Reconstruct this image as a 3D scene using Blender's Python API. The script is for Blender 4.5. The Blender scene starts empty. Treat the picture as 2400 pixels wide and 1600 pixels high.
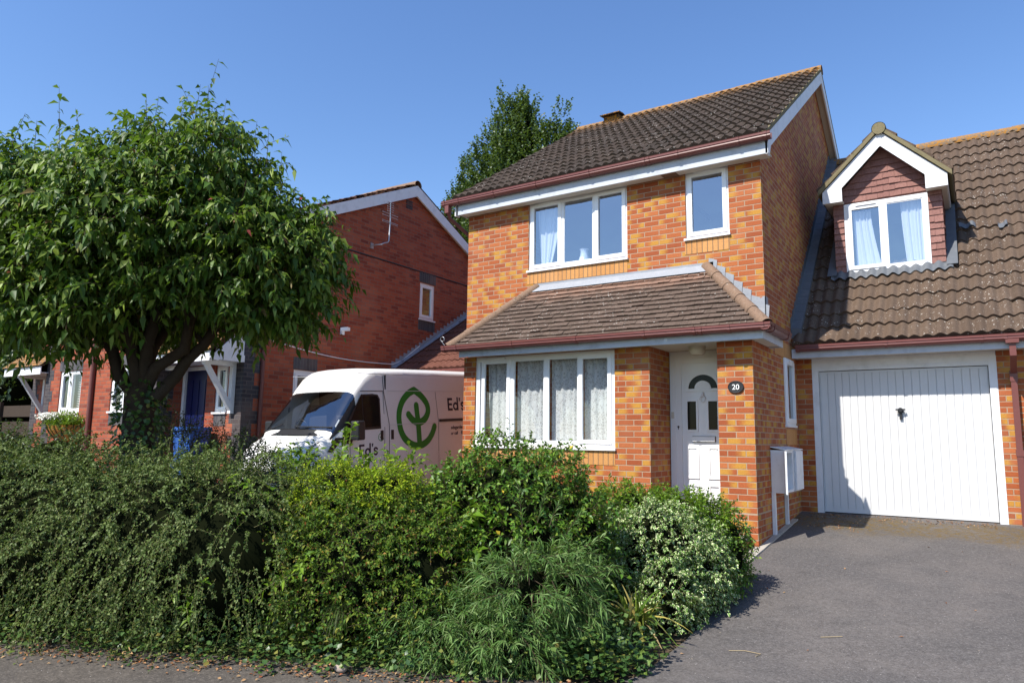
import bpy, math
import numpy as np
from mathutils import Vector, Matrix, Quaternion
rng = np.random.default_rng(11)
S = bpy.context.scene
COL = S.collection
# ------------------------------------------------------------------ camera
CAM = Vector((2.2728, -9.5243, 0.8632))
yaw, pitch, roll = 0.583, 0.1356, 0.0139
f = Vector((-math.sin(yaw) * math.cos(pitch), math.cos(yaw) * math.cos(pitch), math.sin(pitch)))
r = Vector((math.cos(yaw), math.sin(yaw), 0)); u = r.cross(f)
r2 = math.cos(roll) * r + math.sin(roll) * u
u2 = -math.sin(roll) * r + math.cos(roll) * u
cd = bpy.data.cameras.new('camera'); cd.sensor_width = 36; cd.lens = 1656.06 / 2400 * 36
cd.clip_start = 0.05; cd.clip_end = 3000
cam = bpy.data.objects.new('camera', cd); COL.objects.link(cam)
m = Matrix((r2, u2, -f)).transposed().to_4x4(); m.translation = CAM
cam.matrix_world = m
S.camera = cam
# ------------------------------------------------------------------ light
TO_SUN = Vector((-0.3186, -1.0, 1.25)).normalized()
EL = math.asin(TO_SUN.z)
w = bpy.data.worlds.new('World'); S.world = w; w.use_nodes = True
wn = w.node_tree; wn.nodes.clear()
sky = wn.nodes.new('ShaderNodeTexSky'); sky.sky_type = 'NISHITA'; sky.sun_disc = False
sky.sun_elevation = EL; sky.sun_rotation = math.atan2(TO_SUN.x, TO_SUN.y)
sky.air_density = 1.15; sky.dust_density = 0.3; sky.ozone_density = 3.0; sky.altitude = 0
bg = wn.nodes.new('ShaderNodeBackground'); bg.inputs[1].default_value = 0.138
wo = wn.nodes.new('ShaderNodeOutputWorld')
hs = wn.nodes.new('ShaderNodeHueSaturation'); hs.inputs['Hue'].default_value = .508; hs.inputs['Saturation'].default_value = 1.16
wn.links.new(sky.outputs[0], hs.inputs['Color']); wn.links.new(hs.outputs[0], bg.inputs[0]); wn.links.new(bg.outputs[0], wo.inputs[0])
sl = bpy.data.lights.new('sun', 'SUN'); sl.energy = 5.0; sl.angle = math.radians(0.53); sl.color = (1.0, 0.945, 0.86)
so = bpy.data.objects.new('sun', sl); COL.objects.link(so)
so.rotation_euler = (-TO_SUN).to_track_quat('-Z', 'Y').to_euler(); so.location = (0, 0, 30)
S.view_settings.view_transform = 'Standard'; S.view_settings.look = 'None'
S.view_settings.exposure = 0.60; S.view_settings.gamma = 1.0

# ------------------------------------------------------------------ node helpers
class NT:
    def __init__(s, name):
        s.mat = bpy.data.materials.new(name); s.mat.use_nodes = True
        s.t = s.mat.node_tree; s.t.nodes.clear()
        s.out = s.t.nodes.new('ShaderNodeOutputMaterial')
    def n(s, typ, **k):
        nd = s.t.nodes.new(typ)
        for a, b in k.items(): setattr(nd, a, b)
        return nd
    def set(s, sock, val):
        if val is None: return
        if isinstance(val, bpy.types.NodeSocket): s.t.links.new(val, sock)
        elif isinstance(val, (tuple, list)) and len(val) == 3 and sock.type == 'RGBA': sock.default_value = (*val, 1)
        else: sock.default_value = val
    def m(s, op, a, b=None, c=None, clamp=False):
        nd = s.n('ShaderNodeMath', operation=op); nd.use_clamp = clamp
        s.set(nd.inputs[0], a); s.set(nd.inputs[1], b); s.set(nd.inputs[2], c)
        return nd.outputs[0]
    def ss(s, x, lo, hi):
        nd = s.n('ShaderNodeMapRange', interpolation_type='SMOOTHSTEP')
        s.set(nd.inputs[0], x); s.set(nd.inputs[1], lo); s.set(nd.inputs[2], hi)
        return nd.outputs[0]
    def mix(s, fac, a, b, blend='MIX'):
        nd = s.n('ShaderNodeMix', data_type='RGBA', blend_type=blend)
        s.set(nd.inputs[0], fac); s.set(nd.inputs[6], a); s.set(nd.inputs[7], b)
        return nd.outputs[2]
    def uv(s):
        nd = s.n('ShaderNodeUVMap'); sp = s.n('ShaderNodeSeparateXYZ')
        s.t.links.new(nd.outputs[0], sp.inputs[0]); return nd.outputs[0], sp.outputs[0], sp.outputs[1]
    def obj(s):
        return s.n('ShaderNodeTexCoord').outputs['Object']
    def pos(s):
        return s.n('ShaderNodeNewGeometry').outputs['Position']
    def noise(s, vec, scale, detail=4, rough=.55, dist=0):
        nd = s.n('ShaderNodeTexNoise'); s.set(nd.inputs['Vector'], vec)
        nd.inputs['Scale'].default_value = scale; nd.inputs['Detail'].default_value = detail
        nd.inputs['Roughness'].default_value = rough; nd.inputs['Distortion'].default_value = dist
        return nd.outputs[0]
    def white(s, x, y):
        c = s.n('ShaderNodeCombineXYZ'); s.set(c.inputs[0], x); s.set(c.inputs[1], y)
        nd = s.n('ShaderNodeTexWhiteNoise', noise_dimensions='2D'); s.t.links.new(c.outputs[0], nd.inputs[0])
        sp = s.n('ShaderNodeSeparateColor'); s.t.links.new(nd.outputs[1], sp.inputs[0])
        return sp.outputs[0], sp.outputs[1], sp.outputs[2]
    def vor(s, vec, scale, feature='F1', out=0):
        nd = s.n('ShaderNodeTexVoronoi', feature=feature); s.set(nd.inputs['Vector'], vec)
        nd.inputs['Scale'].default_value = scale
        return nd.outputs[out]
    def ramp(s, fac, stops):
        nd = s.n('ShaderNodeValToRGB'); s.set(nd.inputs[0], fac)
        e = nd.color_ramp.elements
        while len(e) > len(stops): e.remove(e[-1])
        while len(e) < len(stops): e.new(1)
        for el, (p, c) in zip(e, stops): el.position = p; el.color = (*c, 1)
        return nd.outputs[0]
    def bump(s, h, strength=.5, dist=.01):
        nd = s.n('ShaderNodeBump'); nd.inputs['Strength'].default_value = strength
        nd.inputs['Distance'].default_value = dist; s.set(nd.inputs['Height'], h); return nd.outputs[0]
    def bsdf(s, col, rough=.6, spec=.5, normal=None, metal=0, **k):
        nd = s.n('ShaderNodeBsdfPrincipled'); s.set(nd.inputs['Base Color'], col); s.set(nd.inputs['Roughness'], rough)
        s.set(nd.inputs['Specular IOR Level'], spec); s.set(nd.inputs['Metallic'], metal)
        if normal is not None: s.set(nd.inputs['Normal'], normal)
        for a, b in k.items(): s.set(nd.inputs[a], b)
        return nd.outputs[0]
    def fin(s, sh):
        s.t.links.new(sh, s.out.inputs[0]); return s.mat

def brick_mat(name, reds, yellow, p_yel, mortar, soldier=False, dpc=True):
    N = NT(name); uv, U, V = N.uv()
    bw, bh = (.075, .225) if soldier else (.225, .075)
    row = N.m('FLOOR', N.m('DIVIDE', V, bh)); par = N.m('MODULO', N.m('ADD', row, 400), 2)
    uu = N.m('ADD', N.m('DIVIDE', U, bw), N.m('MULTIPLY', par, 0.0 if soldier else .5))
    colm = N.m('FLOOR', uu); fu = N.m('SUBTRACT', uu, colm); fv = N.m('FRACT', N.m('DIVIDE', V, bh))
    a, b, c = N.white(colm, row)
    P = N.pos()
    base = N.ramp(c, reds)
    gr = N.noise(P, 60, 5); lg = N.noise(P, 1.3, 3)
    if p_yel > 0:
        side = N.m('ROUND', b)
        d = N.m('ABSOLUTE', N.m('SUBTRACT', fu, side))
        jit = N.m('ADD', d, N.m('MULTIPLY', N.m('SUBTRACT', N.noise(P, 14, 3), .5), .5))
        wid = N.m('MULTIPLY_ADD', N.m('FRACT', N.m('MULTIPLY', b, 7.3)), .55, .22)
        ym = N.m('MULTIPLY', N.m('SUBTRACT', 1, N.ss(jit, N.m('SUBTRACT', wid, .26), N.m('ADD', wid, .26))), N.m('LESS_THAN', a, p_yel))
        base = N.mix(N.m('MULTIPLY', ym, .95), base, yellow)
    base = N.mix(N.m('MULTIPLY', N.ss(gr, .35, .75), .22), base, (.10, .03, .015))
    base = N.mix(N.m('MULTIPLY', N.ss(lg, .45, .8), .18), base, (.5, .3, .2))
    mu = .052 if not soldier else .15; mv = .145 if not soldier else .05
    e1 = N.m('MINIMUM', fu, N.m('SUBTRACT', 1, fu)); e2 = N.m('MINIMUM', fv, N.m('SUBTRACT', 1, fv))
    mk = N.m('MAXIMUM', N.m('SUBTRACT', 1, N.ss(e1, mu * .38, mu * .62)), N.m('SUBTRACT', 1, N.ss(e2, mv * .38, mv * .62)))
    if dpc:
        mk = N.m('MAXIMUM', mk, N.m('LESS_THAN', N.m('ABSOLUTE', V), .011))
    mcol = N.mix(N.noise(P, 9, 3), mortar, tuple(x * .65 for x in mortar))
    col = N.mix(mk, base, mcol)
    nrm = N.bump(N.m('ADD', N.m('SUBTRACT', 1, mk), N.m('MULTIPLY', gr, .25)), .75, .007)
    return N.fin(N.bsdf(col, .85, .25, nrm))

def plain(name, col, rough=.5, spec=.5, dirt=None, dscale=6, damt=.3, bumpa=0, metal=0):
    N = NT(name); P = N.pos(); c = col
    if dirt is not None:
        n1 = N.noise(P, dscale, 6, .65); c = N.mix(N.m('MULTIPLY', N.ss(n1, .45, .8), damt), col, dirt)
        n2 = N.noise(P, dscale * 9, 3); c = N.mix(N.m('MULTIPLY', N.ss(n2, .62, .72), damt * .6), c, dirt)
    nrm = N.bump(N.noise(P, dscale * 6, 4), bumpa, .01) if bumpa else None
    return N.fin(N.bsdf(c, rough, spec, nrm, metal))

def tile_mat(name, c1, c2, tw, th, lichen=.5, orange=None, moss=.3, pinkv=None):
    """roof tiles; UV = metres along the eave / up the slope"""
    N = NT(name); uv, U, V = N.uv(); P = N.pos()
    row = N.m('FLOOR', N.m('DIVIDE', V, th)); par = N.m('MODULO', N.m('ADD', row, 100), 2)
    colm = N.m('FLOOR', N.m('ADD', N.m('DIVIDE', U, tw), N.m('MULTIPLY', par, .5)))
    a, b, c = N.white(colm, row)
    n1 = N.noise(P, 5, 5, .6); n2 = N.noise(P, 45, 5, .7)
    col = N.mix(N.m('ADD', N.m('MULTIPLY', a, .6), N.m('MULTIPLY', n1, .4)), c1, c2)
    col = N.mix(N.m('MULTIPLY', N.ss(n2, .4, .75), .55), col, tuple(x * .45 for x in c1))
    if pinkv is not None:
        col = N.mix(N.m('MULTIPLY', N.ss(N.m('ADD', V, N.m('MULTIPLY', N.m('SUBTRACT', n1, .5), .5)), pinkv - .25, pinkv + .2), .8), col, (.26, .15, .105))
    # moss / dark growth
    col = N.mix(N.m('MULTIPLY', N.ss(N.noise(P, 11, 6, .7), .56, .68), moss), col, (.035, .032, .016))
    # pale lichen spots
    v1 = N.vor(P, 16); v2 = N.vor(P, 34)
    sp = N.m('MAXIMUM', N.m('LESS_THAN', N.m('ADD', v1, N.m('MULTIPLY', N.noise(P, 60, 2), .2)), .255),
             N.m('LESS_THAN', N.m('ADD', v2, N.m('MULTIPLY', N.noise(P, 90, 2), .2)), .235))
    sp = N.m('MULTIPLY', sp, N.ss(N.noise(P, 2.6, 4, .6), .42, .6))
    col = N.mix(N.m('MULTIPLY', sp, lichen), col, (.50, .47, .42))
    if orange is not None:
        lo, hi, amt = orange
        og = N.m('ADD', V, N.m('MULTIPLY', N.m('SUBTRACT', N.noise(P, 3.5, 6, .7), .5), 2.0))
        sp2 = N.m('MULTIPLY', N.ss(og, lo, hi), N.ss(N.noise(P, 24, 5, .7), .46, .56))
        col = N.mix(N.m('MULTIPLY', sp2, amt), col, (.36, .16, .02))
    nrm = N.bump(N.m('ADD', n2, N.m('MULTIPLY', sp, .6)), .6, .008)
    return N.fin(N.bsdf(col, .9, .2, nrm))

def leaf_mat(name, stops, rough=.45, spec=.4, trans=.3, tcol=None, patch=None, veined=None):
    N = NT(name)
    g = N.n('ShaderNodeNewGeometry')
    col = N.ramp(g.outputs['Random Per Island'], stops)
    P = N.pos()
    if patch is not None:
        sc, amt, pc = patch
        col = N.mix(N.m('MULTIPLY', N.ss(N.noise(P, sc, 3), .45, .65), amt), col, pc)
    if veined is not None:      # variegated leaf: pale margin
        uv, U, V = N.uv()
        col = N.mix(N.ss(N.m('ADD', N.m('ABSOLUTE', U), N.m('MULTIPLY', N.m('SUBTRACT', N.noise(P, 40, 2), .5), .9)), .22, .34), col, veined)
    hs = N.n('ShaderNodeHueSaturation'); N.set(hs.inputs['Color'], col)
    rv = N.m('FRACT', N.m('MULTIPLY', g.outputs['Random Per Island'], 37.7))
    N.set(hs.inputs['Value'], N.m('MULTIPLY_ADD', rv, .6, .7))
    col = hs.outputs[0]
    sh = N.bsdf(col, rough, spec)
    tr = N.n('ShaderNodeBsdfTranslucent')
    tint = N.mix(.55, col, tcol or (.22, .34, .03)); N.set(tr.inputs[0], tint)
    mx = N.n('ShaderNodeMixShader'); mx.inputs[0].default_value = trans
    N.t.links.new(sh, mx.inputs[1]); N.t.links.new(tr.outputs[0], mx.inputs[2])
    return N.fin(mx.outputs[0])

def glass_mat(name, fac, tint=(.8, .84, .86), rough=.01, fres=1.5):
    N = NT(name)
    gl = N.n('ShaderNodeBsdfGlossy'); gl.inputs['Roughness'].default_value = rough
    gl.inputs['Color'].default_value = (.9, .95, 1, 1)
    P = N.pos(); N.set(gl.inputs['Normal'], N.bump(N.noise(P, 1.7, 2), .09, .05))
    tr = N.n('ShaderNodeBsdfTransparent'); tr.inputs[0].default_value = (*tint, 1)
    fr = N.n('ShaderNodeLayerWeight'); f0 = ((fres - 1) / (fres + 1)) ** 2 + fac
    mx = N.n('ShaderNodeMixShader'); N.set(mx.inputs[0], N.m('MULTIPLY_ADD', N.m('POWER', fr.outputs['Facing'], 4), 1 - f0, f0, clamp=True))
    N.t.links.new(tr.outputs[0], mx.inputs[1]); N.t.links.new(gl.outputs[0], mx.inputs[2])
    return N.fin(mx.outputs[0])

# ------------------------------------------------------------------ materials
M = {}
M['brick'] = brick_mat('orange_brick', [(0, (.29, .070, .024)), (.5, (.36, .095, .030)), (1, (.43, .135, .045))], (.47, .235, .038), .46, (.46, .33, .225))
M['soldier'] = brick_mat('buff_soldier_brick', [(0, (.50, .235, .075)), (1, (.58, .29, .10))], (.5, .3, .1), 0, (.30, .18, .10), soldier=True, dpc=False)
M['nbrick'] = brick_mat('red_brick', [(0, (.20, .043, .026)), (.10, (.235, .050, .028)), (.4, (.31, .068, .034)), (1, (.37, .095, .046))], (.5, .3, .1), 0, (.25, .145, .105), dpc=False)
M['bluebrick'] = brick_mat('blue_black_brick', [(0, (.030, .033, .042)), (1, (.058, .062, .072))], (.1, .1, .1), 0, (.15, .13, .12), dpc=False)
M['bluesoldier'] = brick_mat('blue_black_soldier_brick', [(0, (.045, .05, .06)), (1, (.085, .09, .10))], (.1, .1, .1), 0, (.16, .15, .14), soldier=True, dpc=False)
M['upvc'] = plain('white_upvc', (.80, .81, .82), .28, .5, (.6, .6, .57), 3, .12)
M['paint'] = plain('weathered_white_paint', (.72, .73, .75), .55, .35, (.36, .36, .34), 5, .38, .15)
M['paint2'] = plain('white_garage_paint', (.60, .605, .61), .5, .35, (.52, .50, .46), 4, .22, .1)
M['fasciapaint'] = plain('dirty_white_fascia_paint', (.50, .53, .57), .6, .3, (.22, .23, .24), 7, .45, .2)
M['gutter'] = plain('brown_plastic', (.150, .050, .043), .38, .35, (.2, .1, .08), 5, .25)
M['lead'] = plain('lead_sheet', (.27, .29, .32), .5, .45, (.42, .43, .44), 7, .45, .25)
M['roof'] = tile_mat('mossy_brown_roof_tile', (.040, .030, .023), (.078, .056, .042), .3, .34, 1.0, (4.3, 6.3, .95), .5)
M['garroof'] = tile_mat('brown_pantile', (.085, .058, .041), (.130, .090, .064), .3, .34, .85, (8.1, 9.6, .6), .28)
M['porchroof'] = tile_mat('plain_brown_tile', (.088, .062, .048), (.140, .100, .078), .165, .105, .95, None, .5, 1.12)
M['ridge'] = tile_mat('lichened_ridge_tile', (.16, .12, .085), (.22, .16, .11), .45, .3, .5, (-2.2, .4, .9), .3)
M['hip'] = tile_mat('brown_hip_tile', (.19, .12, .08), (.24, .16, .11), .4, .3, .4, None, .45)
M['nroof'] = tile_mat('neighbour_roof_tile', (.13, .065, .045), (.19, .10, .07), .3, .34, .3, None, .2)
M['linkroof'] = tile_mat('link_roof_tile', (.12, .048, .034), (.17, .072, .05), .3, .34, .15, None, .2)
M['tilehang'] = tile_mat('plum_hanging_tile', (.23, .115, .098), (.32, .17, .145), .165, .105, .08, None, .1)
M['verge'] = plain('mossy_mortar_verge', (.20, .17, .10), .95, .1, (.09, .09, .04), 12, .6, .5)
M['soffit'] = plain('cream_soffit', (.62, .58, .50), .7, .2, (.4, .36, .3), 4, .3)
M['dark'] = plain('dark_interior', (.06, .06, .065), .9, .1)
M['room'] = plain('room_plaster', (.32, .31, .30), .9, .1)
M['glass'] = glass_mat('window_glass', .03, (.9, .92, .93), fres=1.5)
M['glassup'] = glass_mat('sky_reflecting_glass', .26, (.80, .85, .88), fres=1.6)
M['glassdark'] = plain('dark_obscured_glass', (.006, .008, .008), .08, .12)
M['black'] = plain('black_plastic', (.02, .02, .022), .45, .4)
M['metal'] = plain('grey_metal', (.45, .46, .47), .35, .5, metal=.8)
M['whitelet'] = plain('white_lettering', (.8, .8, .78), .5, .4)
M['conc'] = plain('pale_concrete', (.40, .37, .32), .9, .2, (.2, .18, .14), 8, .4, .3)
M['blue'] = plain('blue_recycling_plastic', (.012, .075, .30), .35, .5)
M['bluedoor'] = plain('dark_blue_paint', (.006, .010, .062), .35, .4)
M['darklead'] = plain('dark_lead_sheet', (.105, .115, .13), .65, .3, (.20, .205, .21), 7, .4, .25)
M['vanpaint'] = plain('cream_white_van_paint', (.76, .745, .72), .22, .5, (.55, .50, .43), 3, .2)
M['bark'] = plain('grey_brown_bark', (.055, .040, .030), .95, .15, (.03, .022, .016), 9, .7, .8)
M['twig'] = plain('brown_twig', (.09, .065, .042), .9, .15)
M['stalk'] = plain('pale_green_stalk', (.20, .19, .08), .8, .2)
M['straw'] = plain('dry_straw_twig', (.33, .26, .16), .9, .1)
M['core'] = plain('near_black_shade_core', (.007, .009, .004), 1, 0)  # near-black colour painted in for the deep shade inside foliage
M['terra'] = plain('coir_lined_basket', (.42, .19, .05), .95, .1, (.16, .07, .02), 18, .6, .4)
M['fencewood'] = plain('dark_fence_wood', (.06, .045, .035), .9, .1, (.03, .02, .015), 8, .4)
M['petal'] = plain('white_petal', (.82, .82, .76), .7, .2)
M['stone'] = plain('pale_stone', (.32, .26, .22), .9, .2)
N = NT('lace'); P = N.pos(); uv, U, V = N.uv()
v = N.n('ShaderNodeTexVoronoi', feature='DISTANCE_TO_EDGE'); N.set(v.inputs['Vector'], uv); v.inputs['Scale'].default_value = 26
v2 = N.vor(uv, 9)
pat = N.m('MAXIMUM', N.m('LESS_THAN', v.outputs[0], .13), N.m('LESS_THAN', N.m('ABSOLUTE', N.m('SUBTRACT', v2, .3)), .1))
alpha = N.m('MULTIPLY_ADD', pat, .30, .70)
d = N.n('ShaderNodeBsdfDiffuse'); d.inputs[0].default_value = (.8, .82, .82, 1)
tl = N.n('ShaderNodeBsdfTranslucent'); tl.inputs[0].default_value = (.75, .77, .78, 1)
mx = N.n('ShaderNodeMixShader'); mx.inputs[0].default_value = .3
N.t.links.new(d.outputs[0], mx.inputs[1]); N.t.links.new(tl.outputs[0], mx.inputs[2])
tp = N.n('ShaderNodeBsdfTransparent'); m2 = N.n('ShaderNodeMixShader'); N.set(m2.inputs[0], alpha)
N.t.links.new(tp.outputs[0], m2.inputs[1]); N.t.links.new(mx.outputs[0], m2.inputs[2])
M['lace'] = N.fin(m2.outputs[0])
M['voile'] = plain('white_voile', (.78, .80, .84), .8, .1)

# asphalt
def asphalt(name, base, warm, chips, moss=False):
    N = NT(name); P = N.pos()
    n1 = N.noise(P, 1.1, 4, .6); n2 = N.m('MULTIPLY_ADD', N.noise(P, 34, 4, .9), .55, N.m('MULTIPLY', N.noise(P, 80, 3, .9), .45)); n3 = N.noise(P, 9, 6, .65)
    col = N.mix(N.ss(n1, .35, .65), base, warm)
    col = N.mix(N.m('MULTIPLY', N.ss(N.noise(P, 3.2, 5, .6), .52, .68), .35), col, tuple(x * .62 for x in base))
    col = N.mix(N.m('MULTIPLY', N.ss(n3, .4, .7), .25), col, tuple(x * .72 for x in base))
    col = N.mix(N.m('MULTIPLY', N.ss(n2, .48, .62), .75), col, tuple(x * 2.0 for x in base))
    col = N.mix(N.m('MULTIPLY', N.m('SUBTRACT', 1, N.ss(n2, .36, .48)), .75), col, tuple(x * .40 for x in base))
    sp = N.m('LESS_THAN', N.vor(P, chips), .10)
    col = N.mix(N.m('MULTIPLY', sp, N.m('MULTIPLY', N.ss(N.noise(P, 7, 2), .5, .6), .8)), col, (.55, .52, .48))
    sp2 = N.m('LESS_THAN', N.m('ADD', N.vor(P, 5.5), N.m('MULTIPLY', N.noise(P, 40, 2), .1)), .078)
    col = N.mix(N.m('MULTIPLY', sp2, .7), col, (.35, .29, .2))
    if moss:
        s = N.n('ShaderNodeSeparateXYZ'); N.set(s.inputs[0], P)
        yy = N.m('ADD', s.outputs[1], N.m('MULTIPLY', N.m('SUBTRACT', N.noise(P, 2.2, 5, .7), .5), 1.3))
        band = N.m('MULTIPLY', N.ss(yy, .35, .85), N.m('SUBTRACT', 1, N.ss(yy, 1.45, 1.7)))
        mm = N.m('MULTIPLY', band, N.ss(N.noise(P, 17, 6, .8), .44, .55))
        col = N.mix(N.m('MULTIPLY', mm, 1.0), col, N.mix(N.noise(P, 40, 3), (.034, .026, .008), (.20, .135, .055)))
    return N.fin(N.bsdf(col, .9, .25, N.bump(N.m('ADD', n2, n3), .8, .006)))
M['drive'] = asphalt('grey_drive_asphalt', (.088, .081, .077), (.120, .107, .098), 34, True)
M['pave'] = asphalt('brown_pavement_asphalt', (.085, .073, .060), (.072, .064, .056), 30)
M['road'] = asphalt('road_asphalt', (.14, .135, .14), (.15, .145, .145), 30)
N = NT('soil'); P = N.pos()
M['soil'] = N.fin(N.bsdf(N.mix(N.noise(P, 12, 6, .7), (.06, .045, .03), (.13, .10, .065)), 1, .1, N.bump(N.noise(P, 40, 4), .8, .03)))
N = NT('grass'); P = N.pos()
M['grass'] = N.fin(N.bsdf(N.mix(N.noise(P, 3, 6, .7), (.045, .06, .02), (.09, .10, .035)), 1, .1, N.bump(N.noise(P, 60, 4), .8, .03)))

# leaves
G = lambda *s: [(i / (len(s) - 1), c) for i, c in enumerate(s)]
M['lf_cherry'] = leaf_mat('cherry_leaf', [(0, (.032, .076, .010)), (.45, (.070, .128, .014)), (.9, (.165, .228, .030)), (.985, (.18, .25, .035)), (1, (.22, .035, .03))], .5, .32, .26, (.20, .38, .02))
M['lf_cotone'] = leaf_mat('cotoneaster_leaf', G((.034, .062, .013), (.062, .100, .021), (.105, .148, .038), (.155, .195, .064)), .50, .18, .15)
M['lf_pyra'] = leaf_mat('pyracantha_leaf', [(0, (.035, .085, .012)), (.4, (.070, .145, .016)), (.8, (.14, .21, .022)), (.96, (.20, .19, .03)), (1, (.22, .06, .02))], .6, .2, .25)
M['lf_gold'] = leaf_mat('golden_leaf', G((.15, .26, .010), (.24, .34, .012), (.36, .40, .018)), .6, .2, .32)
M['lf_dome'] = leaf_mat('glossy_leaf', [(0, (.042, .110, .012)), (.5, (.080, .180, .016)), (.9, (.175, .27, .034)), (.985, (.18, .22, .04)), (1, (.5, .36, .03))], .42, .35, .25)
M['lf_narrow'] = leaf_mat('narrow_grey_green_leaf', G((.055, .125, .024), (.095, .185, .042), (.19, .27, .095)), .5, .25, .25)
M['lf_varie'] = leaf_mat('cream_edged_leaf', G((.08, .18, .025), (.13, .25, .04)), .45, .4, .2, veined=(.74, .76, .44))
M['lf_bright'] = leaf_mat('bright_green_leaf', G((.075, .165, .010), (.13, .24, .014), (.20, .31, .024)), .42, .4, .35)
M['lf_dark'] = leaf_mat('dark_leaf', G((.022, .045, .012), (.035, .068, .018), (.055, .09, .022)), .4, .45, .2)
M['lf_ivy'] = leaf_mat('ivy_leaf', [(0, (.028, .07, .018)), (.6, (.055, .115, .026)), (.9, (.12, .18, .035)), (1, (.2, .17, .04))], .4, .45, .2)
M['lf_poplar'] = leaf_mat('poplar_leaf', G((.030, .062, .014), (.052, .095, .022), (.085, .135, .036)), .45, .4, .25)
M['lf_strap'] = leaf_mat('strap_leaf', [(0, (.08, .16, .02)), (.35, (.16, .22, .03)), (.5, (.38, .32, .06)), (1, (.52, .38, .18))], .5, .4, .25)
M['lf_berb'] = leaf_mat('berberis_leaf', [(0, (.03, .035, .016)), (.6, (.05, .055, .02)), (1, (.09, .035, .025))], .5, .35, .2)
M['lf_dead'] = leaf_mat('dead_leaf', G((.16, .07, .03), (.28, .14, .06), (.38, .25, .12), (.30, .09, .04)), .8, .2, .1, (.3, .15, .05))
M['lf_grass'] = leaf_mat('fine_grass_leaf', G((.04, .08, .02), (.08, .12, .03), (.13, .15, .04)), .5, .3, .25)

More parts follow.
